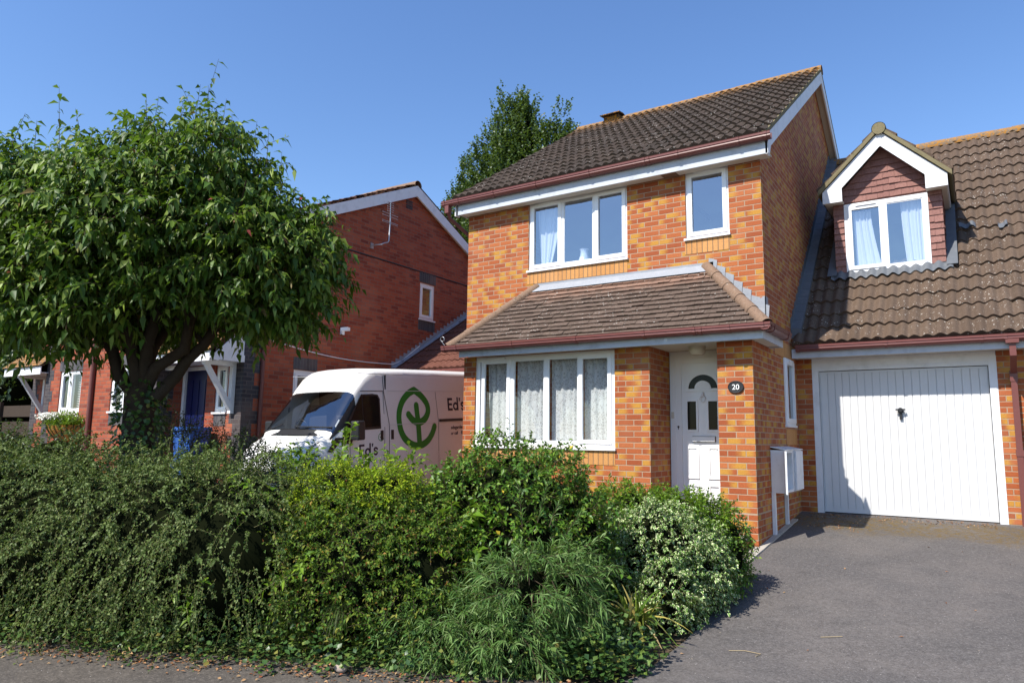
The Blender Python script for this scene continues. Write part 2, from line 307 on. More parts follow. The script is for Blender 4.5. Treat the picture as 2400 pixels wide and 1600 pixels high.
# ------------------------------------------------------------------ mesh builder
def wloc(o):
    v = Vector((0, 0, 0))
    while o is not None: v += o.location; o = o.parent
    return v
class MB:
    def __init__(s): s.v = []; s.f = []; s.uv = []; s.m = []; s.sm = []
    def face(s, pts, m=0, uv=None, smooth=False):
        i = len(s.v); pts = [Vector(p) for p in pts]; s.v += pts
        s.f.append(tuple(range(i, i + len(pts)))); s.m.append(m); s.sm.append(smooth)
        if uv is None:
            n = (pts[1] - pts[0]).cross(pts[2] - pts[0])
            a = [abs(c) for c in n]
            if a[2] >= a[0] and a[2] >= a[1]: uv = [(p.x, p.y) for p in pts]
            elif a[1] >= a[0]: uv = [(p.x, p.z) for p in pts]
            else: uv = [(p.y, p.z) for p in pts]
        s.uv.append(uv)
    def box(s, x0, x1, y0, y1, z0, z1, m=0, F=None):
        F = F or (lambda a, b, c: (a, b, c))
        c = [F(x, y, z) for x in (x0, x1) for y in (y0, y1) for z in (z0, z1)]
        for q in ((0, 1, 3, 2), (4, 6, 7, 5), (0, 4, 5, 1), (2, 3, 7, 6), (0, 2, 6, 4), (1, 5, 7, 3)):
            s.face([c[k] for k in q], m)
    def obox(s, o, a, b, c, m=0):
        o, a, b, c = map(Vector, (o, a, b, c))
        s.box(0, 1, 0, 1, 0, 1, m, lambda x, y, z: o + a * x + b * y + c * z)
    def prism(s, poly, d, m=0):
        """closed polygon (3D points) extruded by vector d"""
        poly = [Vector(p) for p in poly]; d = Vector(d); top = [p + d for p in poly]
        s.face(poly[::-1], m); s.face(top, m)
        n = len(poly)
        for i in range(n): s.face([poly[i], poly[(i + 1) % n], top[(i + 1) % n], top[i]], m)
    def grid(s, P, m=0, closed=False, smooth=True, UV=None, skip=None):
        nu = len(P); nv = len(P[0]); i0 = len(s.v)
        for row in P: s.v += [Vector(p) for p in row]
        for a in range(nu - 1):
            for b in range(nv if closed else nv - 1):
                b2 = (b + 1) % nv
                q = (i0 + a * nv + b, i0 + a * nv + b2, i0 + (a + 1) * nv + b2, i0 + (a + 1) * nv + b)
                if skip and skip(sum((s.v[k] for k in q), Vector()) / 4): continue
                s.f.append(q); s.m.append(m); s.sm.append(smooth)
                if UV: s.uv.append([UV[a][b], UV[a][b2], UV[a + 1][b2], UV[a + 1][b]])
                else:
                    pts = [s.v[k] for k in q]; s.uv.append([(p.x + p.y, p.z) for p in pts])
    def tube(s, path, rad, n=8, m=0, cap=True, arc=None):
        path = [Vector(p) for p in path]
        if not hasattr(rad, '__len__'): rad = [rad] * len(path)
        t0 = (path[1] - path[0]).normalized()
        a = t0.orthogonal().normalized()
        if abs(t0.z) < .9: a = (Vector((0, 0, 1)) - t0 * t0.z).normalized()
        rings = []; uvs = []; L = 0
        for i, p in enumerate(path):
            t = (path[min(i + 1, len(path) - 1)] - path[max(i - 1, 0)]).normalized()
            a = (a - t * a.dot(t)).normalized(); b = t.cross(a)
            if i: L += (p - path[i - 1]).length
            th = [2 * math.pi * k / n for k in range(n)] if arc is None else [arc[0] + (arc[1] - arc[0]) * k / (n - 1) for k in range(n)]
            rings.append([p + (a * math.cos(x) + b * math.sin(x)) * rad[i] for x in th])
            uvs.append([(L, x * .1) for x in th])
        s.grid(rings, m, closed=arc is None, smooth=True, UV=uvs)
        if cap and arc is None:
            s.face(rings[0][::-1], m); s.face(rings[-1], m)
    def ball(s, c, rx, ry, rz, m=0, nu=10, nv=14, top=1.0):
        P = []
        for i in range(nu + 1):
            a = -math.pi / 2 + math.pi * i / nu * top
            P.append([(c[0] + rx * math.cos(a) * math.cos(2 * math.pi * k / nv), c[1] + ry * math.cos(a) * math.sin(2 * math.pi * k / nv), c[2] + rz * math.sin(a)) for k in range(nv)])
        s.grid(P, m, closed=True)
    def build(s, name, mats, parent=None, local=False, loc=None, bevel=0, label=None):
        if not isinstance(mats, (list, tuple)): mats = [mats]
        off = Vector((0, 0, 0))
        if loc is not None: off = Vector(loc)
        elif parent is not None and not local: off = wloc(parent)
        me = bpy.data.meshes.new(name)
        me.from_pydata([tuple(p - off) for p in s.v], [], s.f)
        ul = me.uv_layers.new(name='UVMap')
        ul.data.foreach_set('uv', np.array([c for q in s.uv for c in q], dtype=np.float32).ravel())
        me.polygons.foreach_set('material_index', s.m); me.polygons.foreach_set('use_smooth', s.sm)
        for mt in mats: me.materials.append(M[mt] if isinstance(mt, str) else mt)
        me.update()
        o = bpy.data.objects.new(name, me); COL.objects.link(o)
        if parent is not None: o.parent = parent
        elif loc is not None: o.location = loc
        if label: o['label'] = label
        if bevel:
            import bmesh
            bm = bmesh.new(); bm.from_mesh(me); bmesh.ops.remove_doubles(bm, verts=bm.verts, dist=1e-5)
            bm.to_mesh(me); bm.free()
            b = o.modifiers.new('bevel', 'BEVEL'); b.width = bevel; b.segments = 2; b.limit_method = 'ANGLE'
        return o
def tag(o, label, cat, group=None):
    o['label'] = label; o['category'] = cat
    if group: o['group'] = group
    return o
def thing(name, label, cat, loc=(0, 0, 0), group=None):
    o = bpy.data.objects.new(name, None); COL.objects.link(o); o.location = loc
    o.empty_display_size = .2
    return tag(o, label, cat, group)
def struct(o, kind='structure'):
    o['kind'] = kind; return o

# ------------------------------------------------------------------ foliage builder
def unit(a): return a / np.maximum(np.linalg.norm(a, axis=-1, keepdims=True), 1e-9)
class FM:
    def __init__(s): s.v = []; s.t = []; s.mi = []; s.uv = []; s.n = 0
    def add(s, V, T, m, UV=None):
        s.v.append(V); s.t.append(T + s.n); s.mi.append(np.full(len(T), m)); s.n += len(V)
        s.uv.append(np.zeros((len(V), 2)) if UV is None else UV)
    def leaves(s, P, D, Nn, L, W, m=0, fold=.18, droop=.2, quad=False):
        D = unit(D); Sd = unit(np.cross(D, Nn)); Nn = np.cross(Sd, D)
        n = len(P); L = np.broadcast_to(np.asarray(L, float), (n,))[:, None]; W = np.broadcast_to(np.asarray(W, float), (n,))[:, None]
        down = np.array([0, 0, -1.0])
        if quad:
            V = np.stack([P, P + D * L * .5 + Sd * W * .5 + Nn * W * fold, P + D * L + down * L * droop, P + D * L * .5 - Sd * W * .5 + Nn * W * fold], 1)
            T = np.array([[0, 1, 2], [0, 2, 3]]); U = np.array([[0, 0], [.5, .5], [0, 1], [-.5, .5]])
            k = 4
        else:
            V = np.stack([P, P + D * L * .42 + Sd * W * .5 + Nn * W * fold, P + D * L * .5 + down * L * droop * .15,
                          P + D * L * .42 - Sd * W * .5 + Nn * W * fold, P + D * L * .97 + down * L * droop,
                          ], 1)
            T = np.array([[0, 1, 2], [0, 2, 3], [1, 4, 2], [2, 4, 3]]); U = np.array([[0, 0], [.5, .4], [0, .5], [-.5, .4], [.25, 1]])
            k = 5
        T = (np.arange(n) * k)[:, None, None] + T[None]
        s.add(V.reshape(-1, 3), T.reshape(-1, 3), m, np.tile(U, (n, 1)))
    def stems(s, P, D, L, rad, m=1, droop=0.0, seg=3):
        D = unit(D); n = len(P); L = np.broadcast_to(np.asarray(L, float), (n,))[:, None]
        A = unit(np.cross(D, rng.normal(size=(n, 3)))); B = np.cross(D, A)
        rings = []
        for k in range(seg + 1):
            t = k / seg; C = P + D * L * t + np.array([0, 0, -1.0]) * L * droop * t * t
            rr = rad * (1 - .7 * t)
            rings += [C + A * rr, C - A * rr * .5 + B * rr * .87, C - A * rr * .5 - B * rr * .87]
        V = np.stack(rings, 1); T = []
        for k in range(seg):
            for j in range(3):
                a = 3 * k + j; b = 3 * k + (j + 1) % 3
                T += [[a, b, b + 3], [a, b + 3, a + 3]]
        k = 3 * (seg + 1)
        T = (np.arange(n) * k)[:, None, None] + np.array(T)[None]
        s.add(V.reshape(-1, 3), T.reshape(-1, 3), m)
    def sprigs(s, P, D, n, length, leafL, leafW, m=0, ms=1, droop=.0, angle=.9, hang=.0, up=.8, jit=.35, fold=.18, ldroop=.2, quad=False, stem=.003, t0=.05, lvar=.3):
        K = len(P); D = unit(D)
        Ln = length * rng.uniform(.7, 1.25, K)
        t = t0 + (1 - t0) * (np.arange(n) + .5) / n
        down = np.array([0, 0, -1.0])
        base = P[:, None] + D[:, None] * (Ln[:, None] * t)[..., None] + down * (droop * Ln[:, None] * t * t)[..., None]
        tang = unit(D[:, None] + down * (2 * droop * t)[None, :, None])
        A = unit(np.cross(D, rng.normal(size=(K, 3)))); B = np.cross(D, A)
        ph = (np.arange(n) * 2.4)[None] + rng.uniform(-.4, .4, (K, n))
        side = A[:, None] * np.cos(ph)[..., None] + B[:, None] * np.sin(ph)[..., None]
        d = unit(tang * math.cos(angle) + side * math.sin(angle) + down * hang + rng.normal(size=(K, n, 3)) * jit)
        Nn = unit(np.array([0, 0, 1.0]) * up + D[:, None] * .3 + rng.normal(size=(K, n, 3)) * .45)
        sc = rng.uniform(1 - lvar, 1 + lvar, K * n)
        s.leaves(base.reshape(-1, 3), d.reshape(-1, 3), Nn.reshape(-1, 3), leafL * sc, leafW * sc, m, fold, ldroop, quad)
        if stem: s.stems(P, D, Ln, stem, ms, droop)
    def build(s, name, mats, parent=None, loc=None, label=None):
        V = np.concatenate(s.v); T = np.concatenate(s.t); mi = np.concatenate(s.mi); UV = np.concatenate(s.uv)
        off = np.array(wloc(parent)) if parent is not None else (np.array(loc) if loc is not None else np.zeros(3))
        me = bpy.data.meshes.new(name)
        me.vertices.add(len(V)); me.vertices.foreach_set('co', (V - off).astype(np.float32).ravel())
        me.loops.add(len(T) * 3); me.loops.foreach_set('vertex_index', T.astype(np.int32).ravel())
        me.polygons.add(len(T)); me.polygons.foreach_set('loop_start', np.arange(0, len(T) * 3, 3, dtype=np.int32))
        me.polygons.foreach_set('loop_total', np.full(len(T), 3, dtype=np.int32))
        me.polygons.foreach_set('material_index', mi.astype(np.int32))
        ul = me.uv_layers.new(name='UVMap'); ul.data.foreach_set('uv', UV[T.ravel()].astype(np.float32).ravel())
        for mt in mats: me.materials.append(M[mt])
        me.update(calc_edges=True)
        o = bpy.data.objects.new(name, me); COL.objects.link(o)
        if parent is not None: o.parent = parent
        elif loc is not None: o.location = loc
        if label: o['label'] = label
        return o
def ell_points(ells, n, lo=.8, hi=1.03, zmin=-.62, cut=.78, lump=.0):
    """points in the outer shell of a union of ellipsoids + outward normals"""
    E = np.array(ells, float); KW = rng.normal(size=(7, 3)); KW = unit(KW) * rng.uniform(9, 20, (7, 1)) / max(1., float(np.mean(np.array(ells)[:, 3:6])) * 1.0); PH = rng.uniform(0, 6.28, 7)
    ar = (E[:, 3] * E[:, 4] + E[:, 4] * E[:, 5] + E[:, 3] * E[:, 5]); pr = ar / ar.sum()
    out = []; nn = []; got = 0
    while got < n:
        k = rng.choice(len(E), n * 2, p=pr); d = unit(rng.normal(size=(n * 2, 3)))
        rr = 1 - (1 - lo) * rng.random(n * 2) ** 1.5 + (hi - 1) * rng.random(n * 2)
        if lump: rr = rr + lump * np.sin((E[k, :3] + d * E[k, 3:6]) @ KW.T + PH).sum(1) / 2.6
        p = E[k, :3] + d * E[k, 3:6] * rr[:, None]
        ok = p[:, 2] > zmin
        for e in E:
            q = (((p - e[:3]) / e[3:6]) ** 2).sum(1); ok &= q > cut ** 2 * .9
        nr = unit(d / E[k, 3:6]); out.append(p[ok]); nn.append(nr[ok]); got += ok.sum()
    return np.concatenate(out)[:n], np.concatenate(nn)[:n]
def core(ells, parent, sc=.74):  # solid dark blobs added inside foliage to block light and stand for shade
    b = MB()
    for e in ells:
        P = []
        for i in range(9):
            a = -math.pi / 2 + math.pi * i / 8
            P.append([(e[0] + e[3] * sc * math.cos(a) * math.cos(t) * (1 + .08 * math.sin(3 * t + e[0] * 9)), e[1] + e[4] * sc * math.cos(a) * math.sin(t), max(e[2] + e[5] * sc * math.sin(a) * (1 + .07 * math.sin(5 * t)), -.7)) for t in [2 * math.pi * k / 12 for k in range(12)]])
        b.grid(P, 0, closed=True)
    return b.build('shade_core', 'core', parent)

# ------------------------------------------------------------------ architectural helpers
def FX(y0): return lambda a, d, z: (a, y0 + d, z)       # front walls (face -y)
def SX(x0): return lambda a, d, z: (x0 - d, a, z)       # side walls (face +x)
def wall(mb, F, a0, a1, z0, z1, holes=(), m=0, reveal=.11):
    A = sorted({a0, a1, *[h[0] for h in holes], *[h[1] for h in holes]}); Z = sorted({z0, z1, *[h[2] for h in holes], *[h[3] for h in holes]})
    A = [x for x in A if a0 <= x <= a1]; Z = [x for x in Z if z0 <= x <= z1]
    for i in range(len(A) - 1):
        for j in range(len(Z) - 1):
            ca, cz = (A[i] + A[i + 1]) / 2, (Z[j] + Z[j + 1]) / 2
            if any(h[0] < ca < h[1] and h[2] < cz < h[3] for h in holes): continue
            mb.face([F(A[i], 0, Z[j]), F(A[i + 1], 0, Z[j]), F(A[i + 1], 0, Z[j + 1]), F(A[i], 0, Z[j + 1])], m, [(A[i], Z[j]), (A[i + 1], Z[j]), (A[i + 1], Z[j + 1]), (A[i], Z[j + 1])])
    for (h0, h1, g0, g1) in holes:
        R = reveal
        for q in ([(h0, 0, g0), (h0, R, g0), (h0, R, g1), (h0, 0, g1)], [(h1, 0, g0), (h1, R, g0), (h1, R, g1), (h1, 0, g1)],
                  [(h0, 0, g1), (h1, 0, g1), (h1, R, g1), (h0, R, g1)], [(h0, 0, g0), (h1, 0, g0), (h1, R, g0), (h0, R, g0)]):
            mb.face([F(*p) for p in q], m)
def soldier(mb, F, a0, a1, z0, z1, m=0, proud=.004):
    ub = -z0 % .225
    c = [(a0, -proud, z0), (a1, -proud, z0), (a1, -proud, z1), (a0, -proud, z1)]
    h = z1 - z0
    mb.face([F(*p) for p in c], m, [(a0, .005), (a1, .005), (a1, .215 if h > .15 else h), (a0, .215 if h > .15 else h)])
    for q in ([(a0, -proud, z0), (a0, .02, z0), (a0, .02, z1), (a0, -proud, z1)], [(a1, -proud, z0), (a1, .02, z0), (a1, .02, z1), (a1, -proud, z1)],
              [(a0, -proud, z0), (a1, -proud, z0), (a1, .02, z0), (a0, .02, z0)], [(a0, -proud, z1), (a1, -proud, z1), (a1, .02, z1), (a0, .02, z1)]):
        mb.face([F(*p) for p in q], m)
def window(parent, F, a0, a1, z0, z1, lights, glass='glass', sill=True, set_back=.025, fw=.055, vents=(), label=None, sillm=None, mat='upvc'):
    """lights: list of (a0,a1,opening?) ; builds frame > pane, sill"""
    b = MB(); D0, D1 = set_back, set_back + .07
    B = lambda x0, x1, d0, d1, q0, q1: b.box(x0, x1, d0, d1, q0, q1, 0, F)
    B(a0, a0 + fw, D0, D1, z0, z1); B(a1 - fw, a1, D0, D1, z0, z1)
    B(a0 + fw, a1 - fw, D0, D1, z0, z0 + fw); B(a0 + fw, a1 - fw, D0, D1, z1 - fw, z1)
    p = MB()
    for i, (l0, l1, op) in enumerate(lights):
        if i: B(lights[i - 1][1], l0, D0 + .001, D1 - .001, z0 + fw, z1 - fw)
        s0, s1, q0, q1 = l0, l1, z0 + fw, z1 - fw
        if op:
            e = .022; g = .058
            x0, x1, y0, y1 = l0 - e, l1 + e, q0 - e, q1 + e
            B(x0, x0 + g, D0 - .014, D0 + .02, y0, y1); B(x1 - g, x1, D0 - .014, D0 + .02, y0, y1)
            B(x0 + g, x1 - g, D0 - .0139, D0 + .02, y0, y0 + g); B(x0 + g, x1 - g, D0 - .0139, D0 + .02, y1 - g, y1)
            s0, s1, q0, q1 = x0 + g - .01, x1 - g + .01, y0 + g - .01, y1 - g + .01
        else:
            g = .016
            B(l0, l0 + g, D0 + .008, D0 + .03, q0, q1); B(l1 - g, l1, D0 + .008, D0 + .03, q0, q1)
            B(l0 + g, l1 - g, D0 + .008, D0 + .03, q0, q0 + g); B(l0 + g, l1 - g, D0 + .008, D0 + .03, q1 - g, q1)
        dd = D0 + .018
        p.face([F(s0, dd, q0), F(s1, dd, q0), F(s1, dd, q1), F(s0, dd, q1)], 0)
    for (v0, v1) in vents: B(v0, v1, D0 - .03, D0 + .002, z1 - fw * .8, z1 - fw * .35)
    w = b.build('window', mat, parent, label=label)
    p.build('pane', glass, w)
    if sill:
        s = MB(); s.box(a0 - .02, a1 + .015, -.035, D0 + .03, z0 - .032, z0 - .001, 0, F)
        s.build('sill', sillm or mat, w)
    return w
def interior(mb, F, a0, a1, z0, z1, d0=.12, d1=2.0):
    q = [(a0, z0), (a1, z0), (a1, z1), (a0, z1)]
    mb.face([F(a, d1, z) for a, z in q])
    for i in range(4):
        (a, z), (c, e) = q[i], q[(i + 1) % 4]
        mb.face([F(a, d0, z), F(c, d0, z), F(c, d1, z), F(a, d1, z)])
def curtain(name, label, cat, F, a0t, a1t, a0b, a1b, z0, z1, d, mat, folds=9, amp=.022, group=None):
    b = MB(); nu = folds * 8; P = []; UV = []
    for j in range(9):
        t = j / 8; z = z1 + (z0 - z1) * t; l = a0t + (a0b - a0t) * t ** 1.5; rr = a1t + (a1b - a1t) * t ** 1.5
        row = []; uvr = []
        for i in range(nu + 1):
            s = i / nu
            dd = d + amp * math.sin(s * folds * 2 * math.pi + .8 * math.sin(s * 9 + t)) * (.55 + .45 * math.sin(s * 17 + 2))
            row.append(F(l + (rr - l) * s, dd, z)); uvr.append((s * abs(a1t - a0t) * 1.4, z))
        P.append(row); UV.append(uvr)
    b.grid(P, 0, UV=UV)
    c = F((a0b + a1b) / 2, d, z0)
    o = b.build(name, mat, loc=c); return tag(o, label, cat, group)
def pantiles(mb, O, Ud, Vd, width, length, gauge=.34, wave=.15, amp=.022, step=.024, hole=None, ns=8, jit=.006):
    O, Ud, Vd = Vector(O), Vector(Ud).normalized(), Vector(Vd).normalized(); Nd = Ud.cross(Vd).normalized()
    if Nd.z < 0: Nd = -Nd
    nu = int(round(width / wave * ns)); rows = int(math.ceil(length / gauge))
    for i in range(rows):
        v0 = i * gauge; v1 = min((i + 1) * gauge, length)
        a, b, c = [], [], []; ua, ub = [], []
        tj = rng.normal(0, jit, nu // (2 * ns) + 3); tv = rng.normal(0, jit * 1.6, nu // (2 * ns) + 3)
        for k in range(nu + 1):
            uu = min(k * wave / ns, width); s = (uu / wave + (0)) % 1
            h = amp * (0.5 - 0.5 * math.cos(2 * math.pi * s)) ** .8
            ti = int((uu / wave) // 2); h += tj[ti] * .6
            p0 = O + Ud * uu + Vd * (v0 + tv[ti]); p1 = O + Ud * uu + Vd * v1
            a.append(p0 + Nd * (h - .03)); b.append(p0 + Nd * (h + step)); c.append(p1 + Nd * (h + .002))
            ua.append((uu, v0 + .001)); ub.append((uu, v1 - .001))
        mb.grid([a, b], 0, smooth=False, UV=[ua, ua], skip=hole)
        mb.grid([b, c], 0, smooth=True, UV=[ua, ub], skip=hole)
def flat_tiles(mb, O, Ud, Vd, ext, rows, gauge, tw=.165, th=.012, tilt=.012, jit=.002, Nd=None):
    """ext(row, v) -> (u0,u1)"""
    O, Ud, Vd = Vector(O), Vector(Ud).normalized(), Vector(Vd).normalized(); Nd = Vector(Nd) if Nd else Ud.cross(Vd).normalized()
    for i in range(rows):
        v0 = i * gauge; v1 = v0 + gauge
        e0, e1 = ext(v0), ext(v1)
        u = math.floor(min(e0[0], e1[0]) / tw) * tw - (tw / 2 if i % 2 else 0)
        while u < max(e0[1], e1[1]):
            a0 = max(u + .0015, e0[0]); a1 = min(u + tw - .0015, e0[1]); b0 = max(u + .0015, e1[0]); b1 = min(u + tw - .0015, e1[1])
            u += tw
            if a1 - a0 < .004 and b1 - b0 < .004: continue
            if a1 < a0: a0 = a1 = (a0 + a1) / 2
            if b1 < b0: b0 = b1 = (b0 + b1) / 2
            r1, r2 = rng.normal(0, jit, 2); dv = rng.normal(0, jit * 1.5)
            W = lambda uu, vv, h: O + Ud * uu + Vd * vv + Nd * h
            q = [W(a0, v0 + dv, tilt + r1), W(a1, v0 + dv, tilt + r2), W(b1, v1, .001 + r2 * .3), W(b0, v1, .001 + r1 * .3)]
            uvs = [(a0, v0 + .001), (a1, v0 + .001), (b1, v1 - .001), (b0, v1 - .001)]
            mb.face(q, 0, uvs)
            q2 = [W(a0, v0 + dv, -.006), W(a1, v0 + dv, -.006)]
            mb.face([q2[0], q2[1], q[1], q[0]], 0, [uvs[0], uvs[1], uvs[1], uvs[0]])
            mb.face([q2[0], q[0], q[3]], 0, [uvs[0], uvs[0], uvs[3]]); mb.face([q2[1], q[1], q[2]], 0, [uvs[1], uvs[1], uvs[2]])
def gutter(mb, p0, p1, out, w=.112, h=.085, brackets=()):
    """squareline / ogee gutter between two points (back top edge), out = outward unit"""
    p0, p1, out = Vector(p0), Vector(p1), Vector(out).normalized(); zz = Vector((0, 0, 1))
    prof = [(0, 0), (0, -h), (.03, -h * 1.12), (.065, -h * 1.12), (.088, -h), (w - .006, -h * .72), (w - .010, -h * .45), (w, -h * .40), (w, -.008), (w + .004, 0), (w - .008, 0), (w - .018, -h * .4), (.08, -h * .9), (.01, -h * .95), (.01, 0)]
    ring = lambda p, s=1.0: [p + out * (a * s - (s - 1) * .004) + zz * (c * s) for a, c in prof]
    A, Bq = ring(p0), ring(p1)
    mb.grid([A, Bq], 0, closed=True, smooth=False)
    for R in (A, Bq): mb.face(R)
    d = (p1 - p0).normalized()
    for t in brackets:
        c = p0 + d * t
        A, Bq = ring(c - d * .018, 1.07), ring(c + d * .018, 1.07)
        mb.grid([A, Bq], 0, closed=True, smooth=False); mb.face(A); mb.face(Bq)
def ridge_run(mb, p0, p1, rad=.11, seg=.42, lift=.0, m=0):
    p0, p1 = Vector(p0), Vector(p1); L = (p1 - p0).length; n = max(1, round(L / seg)); d = (p1 - p0) / n
    for i in range(n):
        a = p0 + d * i + Vector((0, 0, rng.normal(0, .004))); b = a + d * 1.02
        mb.tube([a, a + (b - a) * .5, b], [rad * 1.03, rad, rad * .99], 11, m, cap=False, arc=(-1.85, 1.85))

# ================================================================== SETTING
def zg(y): return float(np.interp(y, [-5.0, -4.0, -.71, 1.8], [-.70, -.68, -.39, -.15]))
YS = [-400, -60, -12, -9, -7, -6, -5, -4.5, -4, -3, -2, -1.4, -.71, 0, .9, 1.8, 4, 20, 600]
b = MB()
XS = [-600, -60, -20, -10, -5, 0, 5, 20, 600]
b.grid([[(x, y, zg(y) - .03) for x in XS] for y in YS], 0, smooth=False, UV=[[(x, y) for x in XS] for y in YS])
struct(b.build('ground', 'soil'))
# pavement / hedge line:  through HA..HB
hd = Vector((3.66, 1.55, 0)).normalized(); hn = Vector((hd.y, -hd.x, 0))      # towards the street
H0 = Vector((-1.94, -6.24, 0))
def hp(s, o): p = H0 + hd * s + hn * o; return p
b = MB()
def strip(b, s0, s1, o0, o1, dz, n=14):
    P = [[(hp(s0 + (s1 - s0) * i / n, o).x, hp(s0 + (s1 - s0) * i / n, o).y, -.70 + dz) for o in (o0, o1)] for i in range(n + 1)]
    b.grid(P, 0, smooth=False)
strip(b, -40, 14, -.12, .70, .012)
struct(b.build('pavement', 'pave'))
b = MB(); P = []
strip(b, -40, -1.15, .70, .83, .016); struct(b.build('kerb', 'conc'))
b = MB(); strip(b, -60, 40, .83, 7.5, .004); strip(b, -1.15, 14, .70, .83, .004); struct(b.build('road', 'road'))
# driveway sheet in front of the garage
def edge_x(y): return float(np.interp(y, [-5.6, -5.0, -4.0, -3.3, -2.3, -1.55, -.78, .2, 1.8], [-.45, .28, .26, .25, .12, .02, .0, .0, .0]))
b = MB(); ys = np.linspace(-5.05, 1.86, 40)
P = [[(edge_x(y) + (11 - edge_x(y)) * k / 10, y, zg(y) + .004 + .02 * 0) for k in range(11)] for y in ys]
b.grid(P, 0, smooth=True)
struct(b.build('driveway', 'drive'))
b = MB(); ys = np.linspace(-6.1, 2.29, 12)
b.grid([[(x, y, zg(y) + .006) for x in (-8.45, -7, -5.1)] for y in ys], 0)
struct(b.build('neighbour_driveway', 'drive'))
b = MB(); ys = np.linspace(-6.5, -.72, 10)
b.grid([[(x, y, zg(y) + .003) for x in (-5.05, -3, -.1)] for y in ys], 0); struct(b.build('front_garden', 'grass'))
if 0: pass
P2 = [[(x, -5.05 + (y2 + 5.05) * t, -.6865 + .004 * 0) for t in (0, .5, 1)] for x, y2 in [(-.15, -5.45), (.5, -5.15), (1, -5.0), (2, -4.6)]]
b = MB()
b.face([(-.75, -5.70, -.685), (14, .5, -.685), (14, -5.05, -.685), (.26, -5.05, -.685)])
b2 = MB(); b2.face([(.25, -5.04, -.6835), (-.55, -5.55, -.6835), (1.2, -4.85, -.6835), (1.2, -5.04, -.6835)])
b = MB()
for yy in np.linspace(-1.75, 1.1, 7)[:-1]:
    y2 = yy + 2.85 / 6 - .008
    for k in (0, 1):
        if k == 1 and yy > -.75: continue
        xo = -.045 - .085 * k + (0.05 if yy < -.75 else .052)
        b.face([(xo + .0, yy, zg(yy) + .022 - .004 * k), (xo + .075, yy, zg(yy) + .022 - .004 * k), (xo + .075, y2, zg(y2) + .022 - .004 * k), (xo, y2, zg(y2) + .022 - .004 * k)])
        b.face([(xo + .075, yy, zg(yy) + .022), (xo + .075, yy, zg(yy) - .03), (xo + .075, y2, zg(y2) - .03), (xo + .075, y2, zg(y2) + .022)])
        b.face([(xo, yy, zg(yy) + .022), (xo + .075, yy, zg(yy) + .022), (xo + .075, yy, zg(yy) - .03), (xo, yy, zg(yy) - .03)])
struct(b.build('edging', 'conc'))

# ================================================================== HOUSE NUMBER 20
PD = -.713
house = thing('brick_house', 'two storey orange brick house with a tiled lean-to porch over its white front door', 'house', (-2.5, 0, -.4))
W1 = (-3.71, -1.965, 3.555, 4.685); W2 = (-1.06, -.44, 3.705, 4.695); BW = (-4.21, -1.85, .745, 2.09)
b = MB()
wall(b, FX(0), -4.94, 0, -.45, 4.72, [W1, W2, (-1.345, -.36, -.4, 2.10)])
wall(b, FX(PD), -4.43, -1.345, -.75, 2.10, [BW])
sw = (.93, 1.52, 1.10, 2.05)
wall(b, SX(0), PD, 1.775, -.75, 2.10, [sw])
wall(b, SX(0), 0, 1.775, 2.10, 4.72); wall(b, SX(0), 1.775, 9.0, -.4, 4.72)
# gable triangle
RS = .657; RE = (-.27, 4.93); RY = 4.37; RZ = RE[1] + RS * (RY - RE[0])
zr = lambda y: RZ - RS * abs(y - RY)
for X in (0, -4.94):
    g = [(X, 0, 4.72), (X, 0, zr(0) - .05), (X, RY, RZ - .05), (X, 8.74, zr(8.74) - .05), (X, 9.0, 4.72)]
    b.face(g, 0, [(p[1], p[2]) for p in g])
wall(b, SX(-4.94), 0, 9.0, -.45, 4.72); wall(b, FX(9.0), -4.94, 0, -.4, 4.72)
wall(b, SX(-4.43), PD, 0, -.75, 2.10)                       # bay's left cheek
wall(b, SX(-1.345), PD, .06, -.75, 2.10)                    # recess cheek
wall(b, FX(PD), -.44, 0, -.75, 2.10)                        # pillar
wall(b, SX(-.44), PD, .0, -.75, 2.10)
b.build('wall', 'brick', house)
for sp in ((FX(0), W1[0] - .015, W1[1], 3.33, 3.525), (FX(0), W2[0] - .015, W2[1], 3.475, 3.672), (FX(PD), BW[0], BW[1], .515, .715), (SX(0), .44, 1.62, 2.055, 2.27), (SX(0), .95, 1.62, .82, 1.04)):
    b = MB(); soldier(b, *sp); b.build('soldier_course', 'soldier', house)
# interiors so that panes look into rooms
for sp in ((FX(0), -4.8, -1.5, 3.2, 4.72, .12, 3.0), (FX(0), -1.4, -.15, 3.2, 4.72, .12, 2.2), (FX(PD), -4.35, -1.5, .3, 2.2, .12, 3.0), (SX(0), .3, 1.7, .7, 2.3, .12, 1.0)):
    b = MB(); interior(b, *sp); b.build('room', 'room', house)
# roof
b = MB(); X0, X1 = -5.10, .15
SL = math.hypot(RY - RE[0], RZ - RE[1])
V = Vector((0, RY - RE[0], RZ - RE[1]))
pantiles(b, (X0, RE[0], RE[1]), (1, 0, 0), V, X1 - X0, SL, amp=.036, step=.032)
bk = [(X0, RY, RZ - .005), (X1, RY, RZ - .005), (X1, 9.05, zr(9.05)), (X0, 9.05, zr(9.05))]
b.face(bk, 0, [(0, 5), (5, 5), (5, 0), (0, 0)])
b.face([(X0 + .02, RE[0] + .05, RE[1] - .04), (X1 - .02, RE[0] + .05, RE[1] - .04), (X1 - .02, RY, RZ - .07), (X0 + .02, RY, RZ - .07)])
roof = b.build('roof', 'roof', house)
for xx in (X0, X1):     # mortared verge
    b = MB()
    for s in (1, -1):
        e = (RE[0], RE[1]) if s > 0 else (9.0, zr(9.0))
        b.obox((xx - .055 if xx > 0 else xx, e[0], e[1] - .045), (.058, 0, 0), (0, RY - e[0], RZ - e[1]), (0, 0, .062))
    b.build('verge', 'verge', roof)
